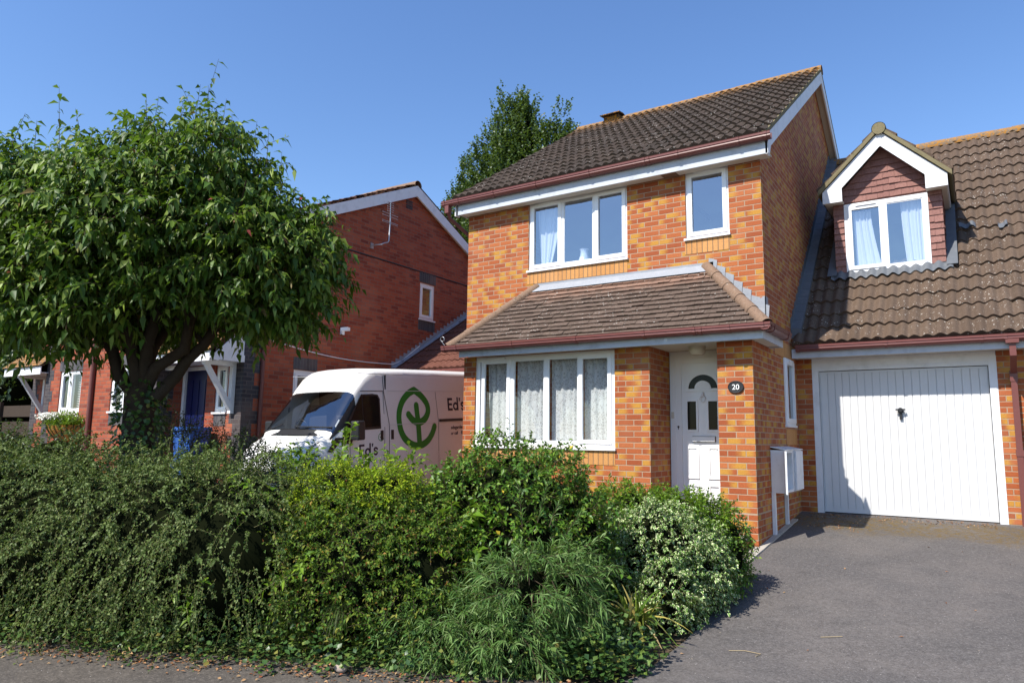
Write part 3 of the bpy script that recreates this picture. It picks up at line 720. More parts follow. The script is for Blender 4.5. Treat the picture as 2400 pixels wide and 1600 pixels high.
b = MB(); ridge_run(b, (X0, RY, RZ - .045), (X1 + .01, RY, RZ - .045), .115); b.build('ridge', 'ridge', roof)
b = MB(); b.box(-4.40, -4.04, RY - .13, RY + .13, RZ - .02, RZ + .10); b.prism([(-4.46, RY - .22, RZ + .10), (-3.98, RY - .22, RZ + .10), (-3.98, RY, RZ + .135), (-4.46, RY, RZ + .135)], (0, 0, .02))
b.prism([(-4.46, RY + .001, RZ + .135), (-3.98, RY + .001, RZ + .135), (-3.98, RY + .22, RZ + .10), (-4.46, RY + .22, RZ + .10)], (0, 0, .02))
b.build('ridge_vent', 'roof', roof)
# eaves
b = MB()
b.box(-5.02, .16, -.215, -.195, 4.652, 4.83)
b.box(-5.02, -4.985, -.194, .05, 4.66, 4.82)
b.build('fascia', 'fasciapaint', house)
b = MB(); b.box(-5.0, .155, -.194, -.002, 4.668, 4.682); b.build('soffit', 'soffit', house)
b = MB(); b.box(-1.36, -1.14, -.19, -.01, 4.655, 4.667); b.build('soffit_patch', 'hip', house)
b = MB(); gutter(b, (-5.31, -.216, 4.915), (.215, -.216, 4.915), (0, -1, 0), .11, .085, [.06, .35, 1.08, 1.9, 2.85, 3.75, 3.82, 4.25, 5.1, 5.46])
b.build('gutter', 'gutter', house)
b = MB(); b.box(-5.24, -5.16, -.31, -.22, 4.70, 4.832); b.tube([(-5.2, -.265, 4.72), (-5.2, -.2, 4.62), (-5.02, .10, 4.38), (-5.0, .16, 4.28), (-5.0, .16, 0)], .034, 8)
b.build('downpipe', 'gutter', house)
# bargeboard, right gable
def barge(b, x0, x1, drop=.055, dep=.20):
    pf = [(x0, RE[0] + .05, zr(RE[0] + .05) - drop), (x0, RY, RZ - drop), (x0, RY, RZ - drop - dep * 1.15), (x0, -.0, zr(0) - drop - dep * 1.1), (x0, -.10, 4.645), (x0, -.215, 4.645), (x0, -.215, 4.85)]
    b.prism(pf, (x1 - x0, 0, 0))
    pr = [(x0, RY + .001, RZ - drop), (x0, 9.0, zr(9.0) - drop), (x0, 9.0, zr(9.0) - drop - dep), (x0, RY + .001, RZ - drop - dep * 1.15)]
    b.prism(pr, (x1 - x0, 0, 0))
for xa, xb in ((.125, .15), (-5.09, -5.07)):
    b = MB(); barge(b, xa, xb); b.build('bargeboard', 'paint', house)
b = MB()
b.face([(.003, -.19, zr(-.19) - .2), (.124, -.19, zr(-.19) - .2), (.124, RY, RZ - .2), (.003, RY, RZ - .2)])
b.face([(.003, RY, RZ - .2), (.124, RY, RZ - .2), (.124, 9, zr(9) - .2), (.003, 9, zr(9) - .2)])
b.box(.003, .124, -.194, -.001, 4.66, 4.72)
b.build('verge_soffit', 'soffit', house)
# ---- lean-to porch roof
EY, EZ, TZ = -.985, 2.235, 3.265
EX0, EX1 = -4.58, .255; HX0, HX1 = -3.52, -.775
sl = math.hypot(EY, TZ - EZ); rows = int(round(sl / .105)); gg = sl / rows
Vp = Vector((0, -EY, TZ - EZ))
b = MB()
def ext(v):
    t = v / sl; return (EX0 + (HX0 - EX0) * t, EX1 + (HX1 - EX1) * t)
flat_tiles(b, (0, EY, EZ), (1, 0, 0), Vp, ext, rows, gg, th=.012, tilt=.016, jit=.003, Nd=(0, -(TZ - EZ), -EY))
b.face([(EX0, EY, EZ - .012), (EX1, EY, EZ - .012), (HX1, 0, TZ - .012), (HX0, 0, TZ - .012)])
# right hip slope, wraps round the corner
b.face([(EX1, EY, EZ), (EX1, .10, EZ), (0, .10, EZ + (EX1) * 1.03), (0, 0, EZ + EX1 * 1.03), (HX1, 0, TZ)], 0, [(0, 0), (1, 0), (1, .3), (1, .3), (1, 1.4)])
b.face([(EX0, EY, EZ), (EX0, 0, EZ), (HX0, 0, TZ)], 0, [(0, 0), (1, 0), (1, 1.4)])
proof = b.build('porch_roof', 'porchroof', house)
for a, c in (((EX0 + .02, EY + .02, EZ + .0), (HX0, 0, TZ)), ((EX1 - .02, EY + .02, EZ + .0), (HX1, 0, TZ))):
    b = MB(); a, c = Vector(a), Vector(c)
    n = 5; d = (c - a) / n
    for i in range(n):
        q = a + d * i; b.tube([q, q + d * .5, q + d * 1.03], [.082, .077, .074], 12, 0, cap=False, arc=(-2.0, 2.0))
    b.build('hip_tile', 'hip', proof)
b = MB(); t = [Vector((EX0 - .02, EY - .02, EZ + .04))]
for k in range(15):
    a = k * .42; t.append(Vector((EX0 - .055 - .045 * math.cos(a) * (1 - k * .035), EY - .03, EZ + .13 + .05 * math.sin(a) * (1 - k * .035))))
b.tube(t, .005, 5); b.build('hip_iron', 'metal', proof)
b = MB()
b.box(HX0 - .02, HX1 + .10, -.008, -.001, 3.24, 3.325)
def onroof(x, t): p = Vector((x, EY, EZ)) + Vp * t; return p + Vector((0, -.73, .69)) * .034
b.face([onroof(HX0 - .10, .885), onroof(HX1 + .13, .885), onroof(HX1 + .02, 1.0), onroof(HX0 + .02, 1.0)])
xs = [HX1 + .03 + i * .113 for i in range(8)]
b.build('lead_flashing', 'lead', house); b = MB()
for i in range(7):      # stepped flashing up the right hip
    zt = EZ + (EX1 - xs[i]) * 1.03 + .12; x1 = xs[i + 1]; zb = EZ + (EX1 - x1) * 1.03 - .05
    b.prism([(xs[i] - .005, -.008 - i * .0003, zt - .20), (xs[i] + .01, -.008 - i * .0003, zt), (x1 + .012, -.008 - i * .0003, zt - .045), (x1 - .02, -.008 - i * .0003, zb - .1)], (0, .006, 0))
b.prism([(-.16, -.012, 2.66), (-.02, -.012, 2.77), (.012, -.012, 2.77), (.012, -.012, 2.47), (-.05, -.012, 2.50)], (0, .010, 0))
b.box(.001, .012, -.012, .12, 2.47, 2.77)
b.build('lead_step_flashing', 'lead', house)
b = MB(); b.box(-4.36, .19, -.945, -.925, 2.078, 2.20)
b.box(.17, .19, -.924, .075, 2.078, 2.19); b.box(.02, .1699, .06, .075, 2.08, 2.19); b.build('porch_fascia', 'fasciapaint', house)
b = MB(); b.box(-4.34, .169, -.924, PD - .001, 2.101, 2.113); b.box(-1.344, -.441, PD - .001, .02, 2.101, 2.113); b.box(.002, .169, PD - .001, .06, 2.101, 2.113)
b.build('porch_soffit', 'soffit', house)
b = MB(); gutter(b, (-4.64, -.946, 2.262), (.30, -.946, 2.262), (0, -1, 0), .11, .085, [.05, .28, 1.3, 2.35, 3.35, 4.02, 4.1, 4.45, 4.85])
gutter(b, (.191, -1.05, 2.262), (.191, .10, 2.262), (1, 0, 0), .11, .085, [.25, 1.0])
b.build('porch_gutter', 'gutter', house)
b = MB(); b.tube([(-1.02, -.951, 2.135), (-1.02, -.958, 2.135)], .018, 12); b.tube([(-1.02, -.957, 2.135), (-1.02, -.968, 2.138)], .007, 8); b.build('alarm_eyelet', 'metal', house)
b = MB(); cx, cy = -.79, -.42
b.tube([(cx, cy, 2.10), (cx, cy, 2.065)], .115, 20); b.tube([(cx, cy, 2.0649), (cx, cy, 2.05), (cx, cy, 2.01), (cx, cy, 1.985)], [.108, .112, .10, .07], 20)
lamp = b.build('porch_lamp', 'soffit', house)
# ---- windows
window(house, FX(0), *W1, [(-3.655, -3.135, True), (-3.075, -2.55, False), (-2.49, -2.02, True)], 'glassup', vents=[(-3.52, -3.2)])
window(house, FX(0), *W2, [(-1.005, -.495, True)], 'glassup', vents=[(-.93, -.56)])
window(house, FX(PD), *BW, [(-4.075, -3.60, True), (-3.525, -2.985, False), (-2.925, -2.43, False), (-2.39, -1.93, True)], 'glass', fw=.075, vents=[(-3.98, -3.66)])
window(house, SX(0), *sw, [(.985, 1.465, True)], 'glass', vents=[(1.1, 1.35)], set_back=-.02)
# ---- front door
b = MB(); F = FX(0); B = lambda a0, a1, d0, d1, z0, z1: b.box(a0, a1, d0, d1, z0, z1, 0, F)
B(-1.343, -1.262, .02, .10, -.3, 2.10); B(-1.262, -.36, .02, .10, 2.0, 2.10); B(-.36, -.28, .02, .10, -.3, 2.10)
B(-1.2618, -1.185, .035, .095, -.3, 1.999); B(-1.185, -.36, .035, .095, 1.93, 1.999)
fr = b.build('door_frame', 'upvc', house)
b = MB(); F = FX(.0)
B = lambda a0, a1, d0, d1, z0, z1: b.box(a0, a1, d0, d1, z0, z1, 0, F)
B(-1.184, -.37, .058, .09, -.3, 1.929)
cx = -.88
def arc(r, n=20, z0=1.575): return [(cx + r * math.cos(math.pi * k / n), z0 + r * .93 * math.sin(math.pi * k / n)) for k in range(n + 1)]
def ring2(b, o, i, d0, d1):
    for k in range(len(o) - 1):
        q = [o[k], o[k + 1], i[k + 1], i[k]]
        b.prism([F(a, d0, z) for a, z in q], Vector(F(0, d1, 0)) - Vector(F(0, d0, 0)))
ring2(b, arc(.262), arc(.205), .040, .057)
B(cx - .262, cx + .262, .040, .057, 1.535, 1.574)
ring2(b, arc(.115), arc(.085), .036, .039 + .018)
b.prism([F(a, .038, z) for a, z in arc(.085)], (0, .018, 0))
def mould(a0, a1, z0, z1, g=.026, d0=.043):
    B(a0, a0 + g, d0, .0579, z0, z1); B(a1 - g, a1, d0, .0579, z0, z1); B(a0 + g, a1 - g, d0, .0579, z0, z0 + g); B(a0 + g, a1 - g, d0, .0579, z1 - g, z1)
for a0, a1 in ((-1.13, -.955), (-.835, -.66)):
    mould(a0, a1, .985, 1.425); mould(a0, a1, .35, .785, .03); B(a0 + .045, a1 - .045, .050, .0579, .395, .74); mould(a0, a1, -.25, .28, .03)
door = b.build('front_door', 'upvc', house)
b = MB()
for o in [arc(.204)]: b.face([F(a, .0545, z) for a, z in o])
for a0, a1 in ((-1.104, -.981), (-.809, -.686)): b.face([F(a0, .054, 1.011), F(a1, .054, 1.011), F(a1, .054, 1.399), F(a0, .054, 1.399)])
b.build('pane', 'glassdark', door)
b = MB(); b.box(-1.042, -.718, .050, .0575, .843, .924); lp = b.build('letter_plate', 'black', door)
b = MB(); b.box(-1.035, -.725, .024, .0499, .85, .917); b.build('flap', 'upvc', lp)
b = MB(); b.tube([(cx, .035, 1.52), (cx, .03, 1.50), (cx, .026, 1.46)], [.012, .02, .012], 8)
P = [(cx + .034 * math.sin(t), .03, 1.435 - .045 * math.cos(t)) for t in np.linspace(0, 2 * math.pi, 17)]; b.tube(P, .007, 6)
b.build('door_knocker', 'upvc', door)
b = MB(); b.tube([(-1.232, .034, 1.05), (-1.232, .026, 1.05)], .014, 12); b.box(-1.236, -1.228, .026, .034, 1.015, 1.05); b.build('keyhole', 'black', door)
b = MB(); b.box(-1.325, -1.287, .006, .02, 1.165, 1.255); b.tube([(-1.306, .007, 1.21), (-1.306, -.002, 1.21)], .012, 12); b.build('doorbell', 'soffit', house)
b = MB(); b.box(-1.34, -.10, -1.03, PD - .003, -.75, -.285); st = b.build('doorstep', 'brick', house)
b = MB(); b.box(-1.34, -.085, -1.045, PD - .003, -.284, -.245); b.build('step_slab', 'conc', st)
# ---- things on the house
F = FX(PD)
b = MB(); pl = [(-.212 + .098 * math.cos(t), 1.525 + .077 * math.sin(t)) for t in np.linspace(0, 2 * math.pi, 40)[:-1]]
b.prism([F(a, -.016, z) for a, z in pl], (0, .014, 0))
pin = [(-.212 + .092 * math.cos(t), 1.525 + .071 * math.sin(t)) for t in np.linspace(0, 2 * math.pi, 33)]
b.tube([F(a, -.018, z) for a, z in pin], .005, 6, cap=False)
plq = b.build('house_number_plaque', 'black', loc=(-.212, PD, 1.525)); tag(plq, 'oval black house number plaque with a white 20 on the brick pillar', 'house number')
def text(s, size, mat, parent, rot, loc, bold=.0, name='lettering', align='LEFT', ext=.0015, sx=1.0):
    cu = bpy.data.curves.new(name, 'FONT'); cu.body = s; cu.size = size; cu.offset = bold; cu.extrude = ext; cu.align_x = align
    to = bpy.data.objects.new(name + '_tmp', cu); COL.objects.link(to)
    dg = bpy.context.evaluated_depsgraph_get(); me = bpy.data.meshes.new_from_object(to.evaluated_get(dg))
    bpy.data.objects.remove(to); me.materials.clear(); me.materials.append(M[mat]); me.name = name
    R = Matrix((rot[0], rot[1], rot[2])).transposed()
    for v in me.vertices: v.co = R @ Vector((v.co.x * sx, v.co.y, v.co.z)) + Vector(loc)
    o = bpy.data.objects.new(name, me); COL.objects.link(o); o.parent = parent; return o
text('20', .092, 'whitelet', plq, ((1, 0, 0), (0, 0, 1), (0, -1, 0)), (0, -.019, -.032), .0004, 'number', 'CENTER')
# meter cabinets on the side wall
def meter(y0, y1, z0, z1, dep, openlid, label):
    t = thing('meter_cabinet', label, 'meter box', (.0, (y0 + y1) / 2, z0), 'meter cabinets on the side wall')
    b = MB(); F = SX(0); Bx = lambda a0, a1, d0, d1, q0, q1, mm=0: b.box(a0, a1, -d0, -d1, q0, q1, mm, F)
    w = .035
    Bx(y0, y0 + w, .002, dep, z0, z1); Bx(y1 - w, y1, .002, dep, z0, z1); Bx(y0 + w, y1 - w, .002, dep, z0, z0 + w); Bx(y0 + w, y1 - w, .002, dep, z1 - w, z1)
    Bx(y0 + w, y1 - w, .002, .02, z0 + w, z1 - w)
    b.prism([(dep + .02, y0 - .01, z1 + .001), (dep + .02, y1 + .01, z1 + .001), (.002, y1 + .01, z1 + .035), (.002, y0 - .01, z1 + .035)], (0, 0, .012))
    b.build('cabinet', 'paint', t)
    b = MB()
    if openlid:
        b.obox((dep + .002, y0, z0 + .01), (.085, -.36, 0), (.02, .004, 0), (0, 0, z1 - z0 - .02))
        m = MB(); m.box(.03, .10, y0 + .1, y1 - .1, z0 + .28, z0 + .44); m.tube([(.06, y0 + .2, z0 + .44), (.06, y0 + .2, z1 - .05)], .012, 8); m.build('meter', 'conc', t)
    else:
        b.box(dep + .003, dep + .022, y0 + .012, y1 - .004, z0 + .012, z1 - .012)
    b.build('lid', 'paint', t)
    b = MB(); yy = y0 - .02 if openlid else (y0 + y1) / 2 - .12
    b.box(.003, .045, yy, yy + .06, zg(yy) - .02, z0 - .001); b.build('conduit', 'paint', t)
meter(.00, .50, .215, .755, .17, True, 'white meter cabinet with its lid swung open, nearer the front pillar')
meter(.58, 1.02, .215, .755, .17, False, 'closed white meter cabinet nearer the garage on the house side wall')
# curtains and ornament
for i, (a, c) in enumerate(((-4.08, -3.58), (-3.54, -2.97), (-2.94, -2.42), (-2.40, -1.92))):
    lab = ['left end', 'second from the left', 'third from the left', 'right end'][i]
    curtain('lace_curtain', 'white floral lace curtain in the bay window, %s of four' % lab, 'curtain', FX(PD), a, c, a + (.06 if i == 0 else 0), c, .76, 2.04, .17, 'lace', 5, .02, 'lace curtains in the bay window')
curtain('voile_curtain', 'sheer white curtain tied back at the left of the three-light upstairs window', 'curtain', FX(0), -3.62, -3.18, -3.55, -3.38, 3.6, 4.6, .16, 'voile', 5, .02)
b = MB(); cx, cy = -2.75, .12
b.tube([(cx, cy, 3.58), (cx, cy, 3.66), (cx, cy, 3.72), (cx, cy, 3.79), (cx, cy, 3.815)], [.075, .085, .062, .058, .075], 16)
tag(b.build('vase', 'upvc', loc=(cx, cy, 3.58)), 'white flared vase on the sill of the upstairs window', 'vase')

# ================================================================== GARAGE WING
gar = thing('garage_wing', 'brick garage with white up-and-over door under a steep pantiled roof with a dormer', 'garage', (2.5, 1.775, -.3))
GY = 1.775
b = MB(); wall(b, FX(GY), 0.001, 7, -.4, 2.10, [(.22, 2.512, -.4, 2.099)], reveal=.08); b.build('wall', 'brick', gar)
b = MB(); F = FX(GY); B = lambda a0, a1, d0, d1, z0, z1: b.box(a0, a1, d0, d1, z0, z1, 0, F)
B(.221, .305, .0, .09, -.16, 1.965); B(2.42, 2.511, .0, .09, -.16, 1.965); B(.221, 2.511, .0, .09, 1.9651, 2.035); B(.305, 2.42, .012, .09, 1.915, 1.9649)
B(.225, 2.507, -.012, .09, 2.0352, 2.098)
b.build('door_frame', 'paint', gar)
b = MB(); F = FX(GY + .055)
z0, z1 = -.135, 1.905; n = 21; w = (2.405 - .32) / n
for i in range(n):
    a = .32 + i * w
    pr = [(a, .010), (a + .006, .012), (a + .010, 0), (a + w - .002, 0), (a + w, .010)]
    for k in range(len(pr) - 1):
        b.face([F(pr[k][0], pr[k][1], z0 + .05), F(pr[k + 1][0], pr[k + 1][1], z0 + .05), F(pr[k + 1][0], pr[k + 1][1], z1 - .03), F(pr[k][0], pr[k][1], z1 - .03)])
b.box(.312, 2.412, -.003, .03, z0, z0 + .05, 0, F); b.box(.312, 2.412, -.003, .03, z1 - .03, z1, 0, F)
b.box(.312, .32, -.003, .03, z0 + .05, z1 - .03, 0, F); b.box(2.405, 2.412, -.003, .03, z0 + .05, z1 - .03, 0, F)
gd = b.build('garage_door', 'paint2', gar)
b = MB(); b.box(1.325, 1.395, GY + .01, GY + .05, 1.29, 1.345); b.tube([(1.36, GY + .02, 1.33), (1.36, GY - .01, 1.33)], .03, 12); b.box(1.342, 1.378, GY + .02, GY + .053, 1.20, 1.29)
b.box(1.30, 1.42, GY - .012, GY + .012, 1.322, 1.342); b.build('handle', 'black', gd)
b = MB(); b.box(.0, 7, 3.4, 3.42, -.2, 2.3); b.build('back_partition', 'dark', gar)
b = MB(); b.box(.02, 7, 1.405, 1.425, 2.08, 2.215); b.build('fascia', 'fasciapaint', gar)
b = MB(); b.box(.015, 7, 1.4251, GY - .002, 2.1, 2.112); b.build('soffit', 'soffit', gar)
b = MB(); gutter(b, (.09, 1.404, 2.262), (7, 1.404, 2.262), (0, -1, 0), .11, .085, [.03, 1.18, 2.28, 2.53, 3.6, 4.6]); b.build('gutter', 'gutter', gar)
b = MB(); b.box(2.615, 2.755, 1.30, 1.40, 2.14, 2.19); b.box(2.65, 2.72, 1.33, 1.40, 1.98, 2.14)
b.obox((2.65, 1.33, 1.98), (.07, 0, 0), (0, .065, 0), (0, .34, -.2)); b.box(2.65, 2.718, 1.675, 1.745, zg(1.7), 1.80); b.box(2.642, 2.726, 1.668, 1.752, 1.68, 1.82); b.box(2.642, 2.726, 1.668, 1.752, .72, .80)
b.build('downpipe', 'gutter', gar)
# roof
GE = (1.36, 2.275); GT = .96; GRY = 5.85; GRZ = GE[1] + GT * (GRY - GE[0])
zq = lambda y: GE[1] + GT * (y - GE[0])
SLg = math.hypot(GRY - GE[0], GRZ - GE[1])
hole = lambda c: .56 < c.x < 1.95 and 2.75 < c.y < 4.2
b = MB(); pantiles(b, (.04, GE[0], GE[1]), (1, 0, 0), (0, GRY - GE[0], GRZ - GE[1]), 6.96, SLg, amp=.040, step=.030, hole=hole)
b.face([(0.02, GRY, GRZ - .02), (7, GRY, GRZ - .02), (7, 10.3, 2.3), (.02, 10.3, 2.3)], 0, [(0, 4), (7, 4), (7, 0), (0, 0)])
groof = b.build('roof', 'garroof', gar)
b = MB(); ridge_run(b, (.1, GRY, GRZ - .03), (7, GRY, GRZ - .03), .115); b.build('ridge', 'ridge', groof)
# lead against the gable: flat band on the roof + stepped upstand on the brick
b = MB()
for i in range(28):
    y0 = 1.5 + i * .155; y1 = y0 + .158
    if y1 > 5.9: break
    l = [(.15, y0, zq(y0) + .118 + .008), (.0, y0, zq(y0) + .13 + .008), (.0, y1, zq(y1) + .13), (.15, y1, zq(y1) + .118)]
    b.face(l); b.face([(.15, y0, zq(y0) - .02), (.0, y0, zq(y0) - .02), l[1], l[0]]); b.face([(.15, y0, zq(y0) - .02), (.15, y1, zq(y1) - .02), l[3], l[0]])
    zt = zq(y0) + .27
    b.prism([(.003 + .0002 * (i % 2), y0 - .02, zq(y0) + .04), (.003 + .0002 * (i % 2), y1, zq(y1) + .04), (.003 + .0002 * (i % 2), y1, zt + .10), (.003 + .0002 * (i % 2), y0 - .02, zt)], (.006, 0, 0))
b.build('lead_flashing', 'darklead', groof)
for x, y, wd in ((2.2, 3.28, .22), (2.7, 3.2, .12), (3.2, 3.28, .3), (3.6, 3.34, .5)):
    b = MB(); P = [[(x + wd * i / 8, y + .10 * j / 2 + .02 * math.sin(i * 1.7), zq(y + .10 * j / 2) + .075 + .055 * (0.5 - .5 * math.cos(2 * math.pi * ((x + wd * i / 8 - .04) / .15)))) for i in range(9)] for j in range(3)]
    b.grid(P); b.build('lead_patch', 'darklead', groof)
# ---- dormer
dm = MB(); DY = 2.62; DX0, DX1, DC = .52, 2.0, 1.245; DZ0 = 3.42; DE = 4.70
F = FX(DY)
dw = (.66, 1.83, 3.535, 4.665)
b = MB(); wall(b, F, DX0, DX1, DZ0, 4.70, [dw], reveal=.1)
b.face([(DX0, DY, 4.70), (DX1, DY, 4.70), (DC, DY, 5.50)])
for X in (DX0, DX1): b.face([(X, DY, DZ0), (X, DY, 4.9), (X, 4.25, 4.9)])
dormer = b.build('dormer', 'tilehang', gar)
b = MB()
def dext(v):
    z = 4.69 + v
    if z < 4.86: return (DX0 + .02, DX1 - .02)
    h = max(.0, (5.52 - z) / 1.02); return (DC - h, DC + h)
flat_tiles(b, (0, DY - .006, 4.69), (1, 0, 0), (0, 0, 1), dext, 8, .105, .165, tilt=.018, jit=.003, Nd=(0, -1, 0))
b.build('hanging_tile', 'tilehang', dormer)
for (a0, a1) in ((DX0 - .015, dw[0] - .004), (dw[1] + .004, DX1 + .015)):
    b = MB(); flat_tiles(b, (0, DY - .006, 3.45), (1, 0, 0), (0, 0, 1), lambda v, a0=a0, a1=a1: (a0, a1), 12, .105, .165, tilt=.018, jit=.003, Nd=(0, -1, 0)); b.build('hanging_tile', 'tilehang', dormer)
for X, sgn in ((DX0, -1), (DX1, 1)):
    b = MB(); flat_tiles(b, (X + sgn * .006, 0, 3.45), (0, 1, 0), (0, 0, 1), lambda v: (DY, max(DY + .02, GE[0] + (3.45 + v - GE[1]) / GT)), 13, .105, .165, tilt=.018, jit=.003, Nd=(sgn, 0, 0)); b.build('hanging_tile', 'tilehang', dormer)
window(dormer, F, *dw, [(.735, 1.195, True), (1.255, 1.76, False)], 'glassup', set_back=-.012, fw=.07, vents=[(.83, 1.12)], sill=False)
b = MB()
interior(b, F, .6, 1.92, 3.5, 4.68, .11, 1.6); b.build('room', 'room', dormer)
BY = 2.40
def slopez(x): return 5.70 - abs(x - DC) * .985
b = MB()
for s in (-1, 1):
    xe = DC + s * .862
    pf = [(DC, BY, 5.70), (xe, BY, slopez(xe)), (xe, BY, 4.665), (DC + s * .575, BY, 4.665), (DC + s * .575, BY, 4.885), (DC, BY, 5.465)]
    b.prism(pf, (0, .022, 0))
b.prism([(DC - .04, BY - .006, 5.70), (DC + .04, BY - .006, 5.70), (DC, BY - .006, 5.44)], (0, .0055, 0))
for s in (-1, 1):
    xe = DC + s * .862; x2 = DC + s * .84
    b.box(min(xe, x2), max(xe, x2), BY + .0221, 4.1, 4.70, slopez(xe) - .02)
b.build('bargeboard', 'paint', dormer)
b = MB()
b.box(DC - .84, DC - .575, BY + .022, DY - .02, 4.675, 4.69); b.box(DC + .575, DC + .84, BY + .022, DY - .02, 4.675, 4.69)
b.box(DC - .84, DX0 - .02, DY - .02, 4.0, 4.675, 4.69); b.box(DX1 + .02, DC + .84, DY - .02, 4.0, 4.675, 4.69)
for s in (-1, 1):
    b.face([(DC, BY + .022, 5.60), (DC + s * .82, BY + .022, 5.60 - .82 * .985), (DC + s * .82, DY, 5.60 - .82 * .985), (DC, DY, 5.60)])
b.build('soffit', 'soffit', dormer)
b = MB()
for s in (-1, 1):
    xe = DC + s * .925
    za, zb = 5.715, 5.715 - .925 * .985
    y_r, y_e = GE[0] + (za - GE[1]) / GT, GE[0] + (zb - GE[1]) / GT
    ps = [(DC, BY - .035, za), (xe, BY - .035, zb), (xe, y_e, zb), (DC, y_r, za)]
    b.prism(ps, (0, 0, .075))
dr = b.build('dormer_roof', 'verge', dormer)
b = MB()
for s in (-1, 1):
    sl2 = .925 * math.hypot(1, .985); xe = DC + s * .925; zb = 5.795 - .925 * .985
    flat_tiles(b, (xe, BY - .03, zb), (0, 1, 0), (-s, 0, .985), lambda v: (0, 1.75 + v * .66), 4, sl2 / 4, .3, tilt=.022, jit=.004, Nd=(s * .985, 0, 1))
b.build('roof_tile', 'garroof', dormer)
b = MB(); ridge_run(b, (DC, BY - .05, 5.735), (DC, 5.0, 5.735), .10); b.tube([(DC, BY - .048, 5.735), (DC, BY - .046, 5.735)], .095, 14); b.build('dormer_ridge', 'verge', dormer)
b = MB(); P = []
for j in range(4):
    y = 2.465 + j * .055; row = []
    for i in range(97):
        x = .44 + 1.66 * i / 96
        wv = .045 * (0.5 - .5 * math.cos(2 * math.pi * ((x - .04) / .15))) ** .8
        row.append((x, y + .010 * math.sin(x * 9), zq(y) + .068 + wv))
    P.append(row)
b.grid(P); b.box(DX0 - .02, DX1 + .02, DY - .03, DY - .008, 3.40, 3.47)
for x0, x1 in ((DX0 - .14, DX0), (DX1 + .02, DX1 + .16)):
    P = [[(x, y, zq(y) + .125) for x in (x0, x1)] for y in np.linspace(2.5, 4.1, 8)]; b.grid(P)
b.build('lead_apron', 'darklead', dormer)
curtain('bedroom_curtain', 'white curtain hanging at the left of the dormer window', 'curtain', F, .78, 1.03, .80, 1.16, 3.6, 4.55, .10, 'voile', 5, .022)
curtain('bedroom_curtain', 'white curtain hanging at the right of the dormer window', 'curtain', F, 1.45, 1.76, 1.50, 1.76, 3.6, 4.6, .10, 'voile', 6, .022)

# ================================================================== NEIGHBOURING PAIR OF HOUSES
NX = -8.5; NY1 = -1.76; NYf = -2.25; NRY, NRZ = 2.54, 6.72; NS = .465
nz = lambda y: NRZ - NS * abs(y - NRY)
nb = thing('neighbour_house', 'red brick house with shaded gable and blue-black brick corners behind the tree', 'house', (-12, 2, -.3))
NL = -16.45
lw = (-.67, -.13, .95, 2.09); uw = (2.86, 3.40, 3.60, 4.46)
b = MB()
wall(b, SX(NX), NY1, 6.9, -.4, 4.72, [lw, uw])
g = [(NX, NY1, 4.72), (NX, NY1 - .0, nz(NY1) - .03), (NX, NRY, NRZ - .03), (NX, 6.84, nz(6.84) - .03), (NX, 6.9, 4.72)]
b.face(g, 0, [(p[1], p[2]) for p in g])
slim = (-9.30, -8.93, 1.25, 2.10); nd = (-10.31, -9.56, -.2, 2.10)
lslim = (-15.35, -14.98, 1.25, 2.10)
wall(b, FX(NY1), -10.36, NX, -.4, 4.72, [slim, nd]); wall(b, FX(NY1), NL, -14.68, -.4, 4.72, [lslim])
w1 = (-14.06, -13.14, 1.27, 2.13); w2 = (-11.97, -11.05, 1.27, 2.13); u1 = (-14.06, -13.14, 3.4, 4.4); u2 = (-11.97, -11.05, 3.4, 4.4)
wall(b, FX(NYf), -14.68, -10.36, -.4, 4.6, [w1, w2, u1, u2])
wall(b, SX(-10.36), NYf, NY1, -.4, 4.6); wall(b, SX(-14.68), NYf, NY1, -.4, 4.6); wall(b, SX(NL), NY1, 6.9, -.4, 4.72)
wall(b, FX(6.9), NL, NX, -.4, 4.7)
b.build('wall', 'nbrick', nb)
# quoins: toothed blue-black blocks
def quoin(F, edge, sgn, z0=-.3, z1=4.65):
    k = 0; z = z0; b = MB()
    while z < z1:
        wd = .335 if k % 2 == 0 else .225
        a0, a1 = sorted((edge, edge + sgn * wd))
        b.box(a0, a1, -.004, .01, z, min(z + .2249, z1), 0, F); z += .225; k += 1
    b.build('quoin', 'bluebrick', nb)
quoin(FX(NYf), -10.36, -1); quoin(SX(-10.36), NYf, 1); quoin(FX(NY1), NX, -1); quoin(SX(NX), NY1, 1); quoin(FX(NYf), -14.68, 1); quoin(FX(NY1), NL, 1)
for sp in ((FX(NYf), w1[0] - .05, w1[1] + .02, 2.135, 2.35), (FX(NYf), w2[0] - .05, w2[1] + .02, 2.135, 2.35),
           (FX(NYf), w1[0] + .02, w1[1], 1.0, 1.23), (FX(NYf), w2[0] + .02, w2[1], 1.0, 1.23),
           (SX(NX), lw[0] - .02, lw[1] + .02, 2.10, 2.33), (SX(NX), uw[0] - .03, uw[1] + .03, 4.47, 4.70), (SX(NX), uw[0] - .03, uw[1] + .03, 3.33, 3.565),
           (FX(NY1), slim[0] + .02, slim[1], 1.0, 1.21), (FX(NY1), lslim[0], lslim[1], 1.0, 1.21)):
    b = MB(); soldier(b, *sp); b.build('soldier_course', 'bluesoldier', nb)
b = MB(); b.box(NX, NX + .006, NY1 + .34, 6.8, 4.705, 4.722); b.build('movement_joint', 'dark', nb)
b = MB()
for k in range(4): b.box(NX, NX + .008, 2.28, 2.5, 6.10 + k * .055, 6.14 + k * .055)
b.build('gable_vent', 'bluebrick', nb)
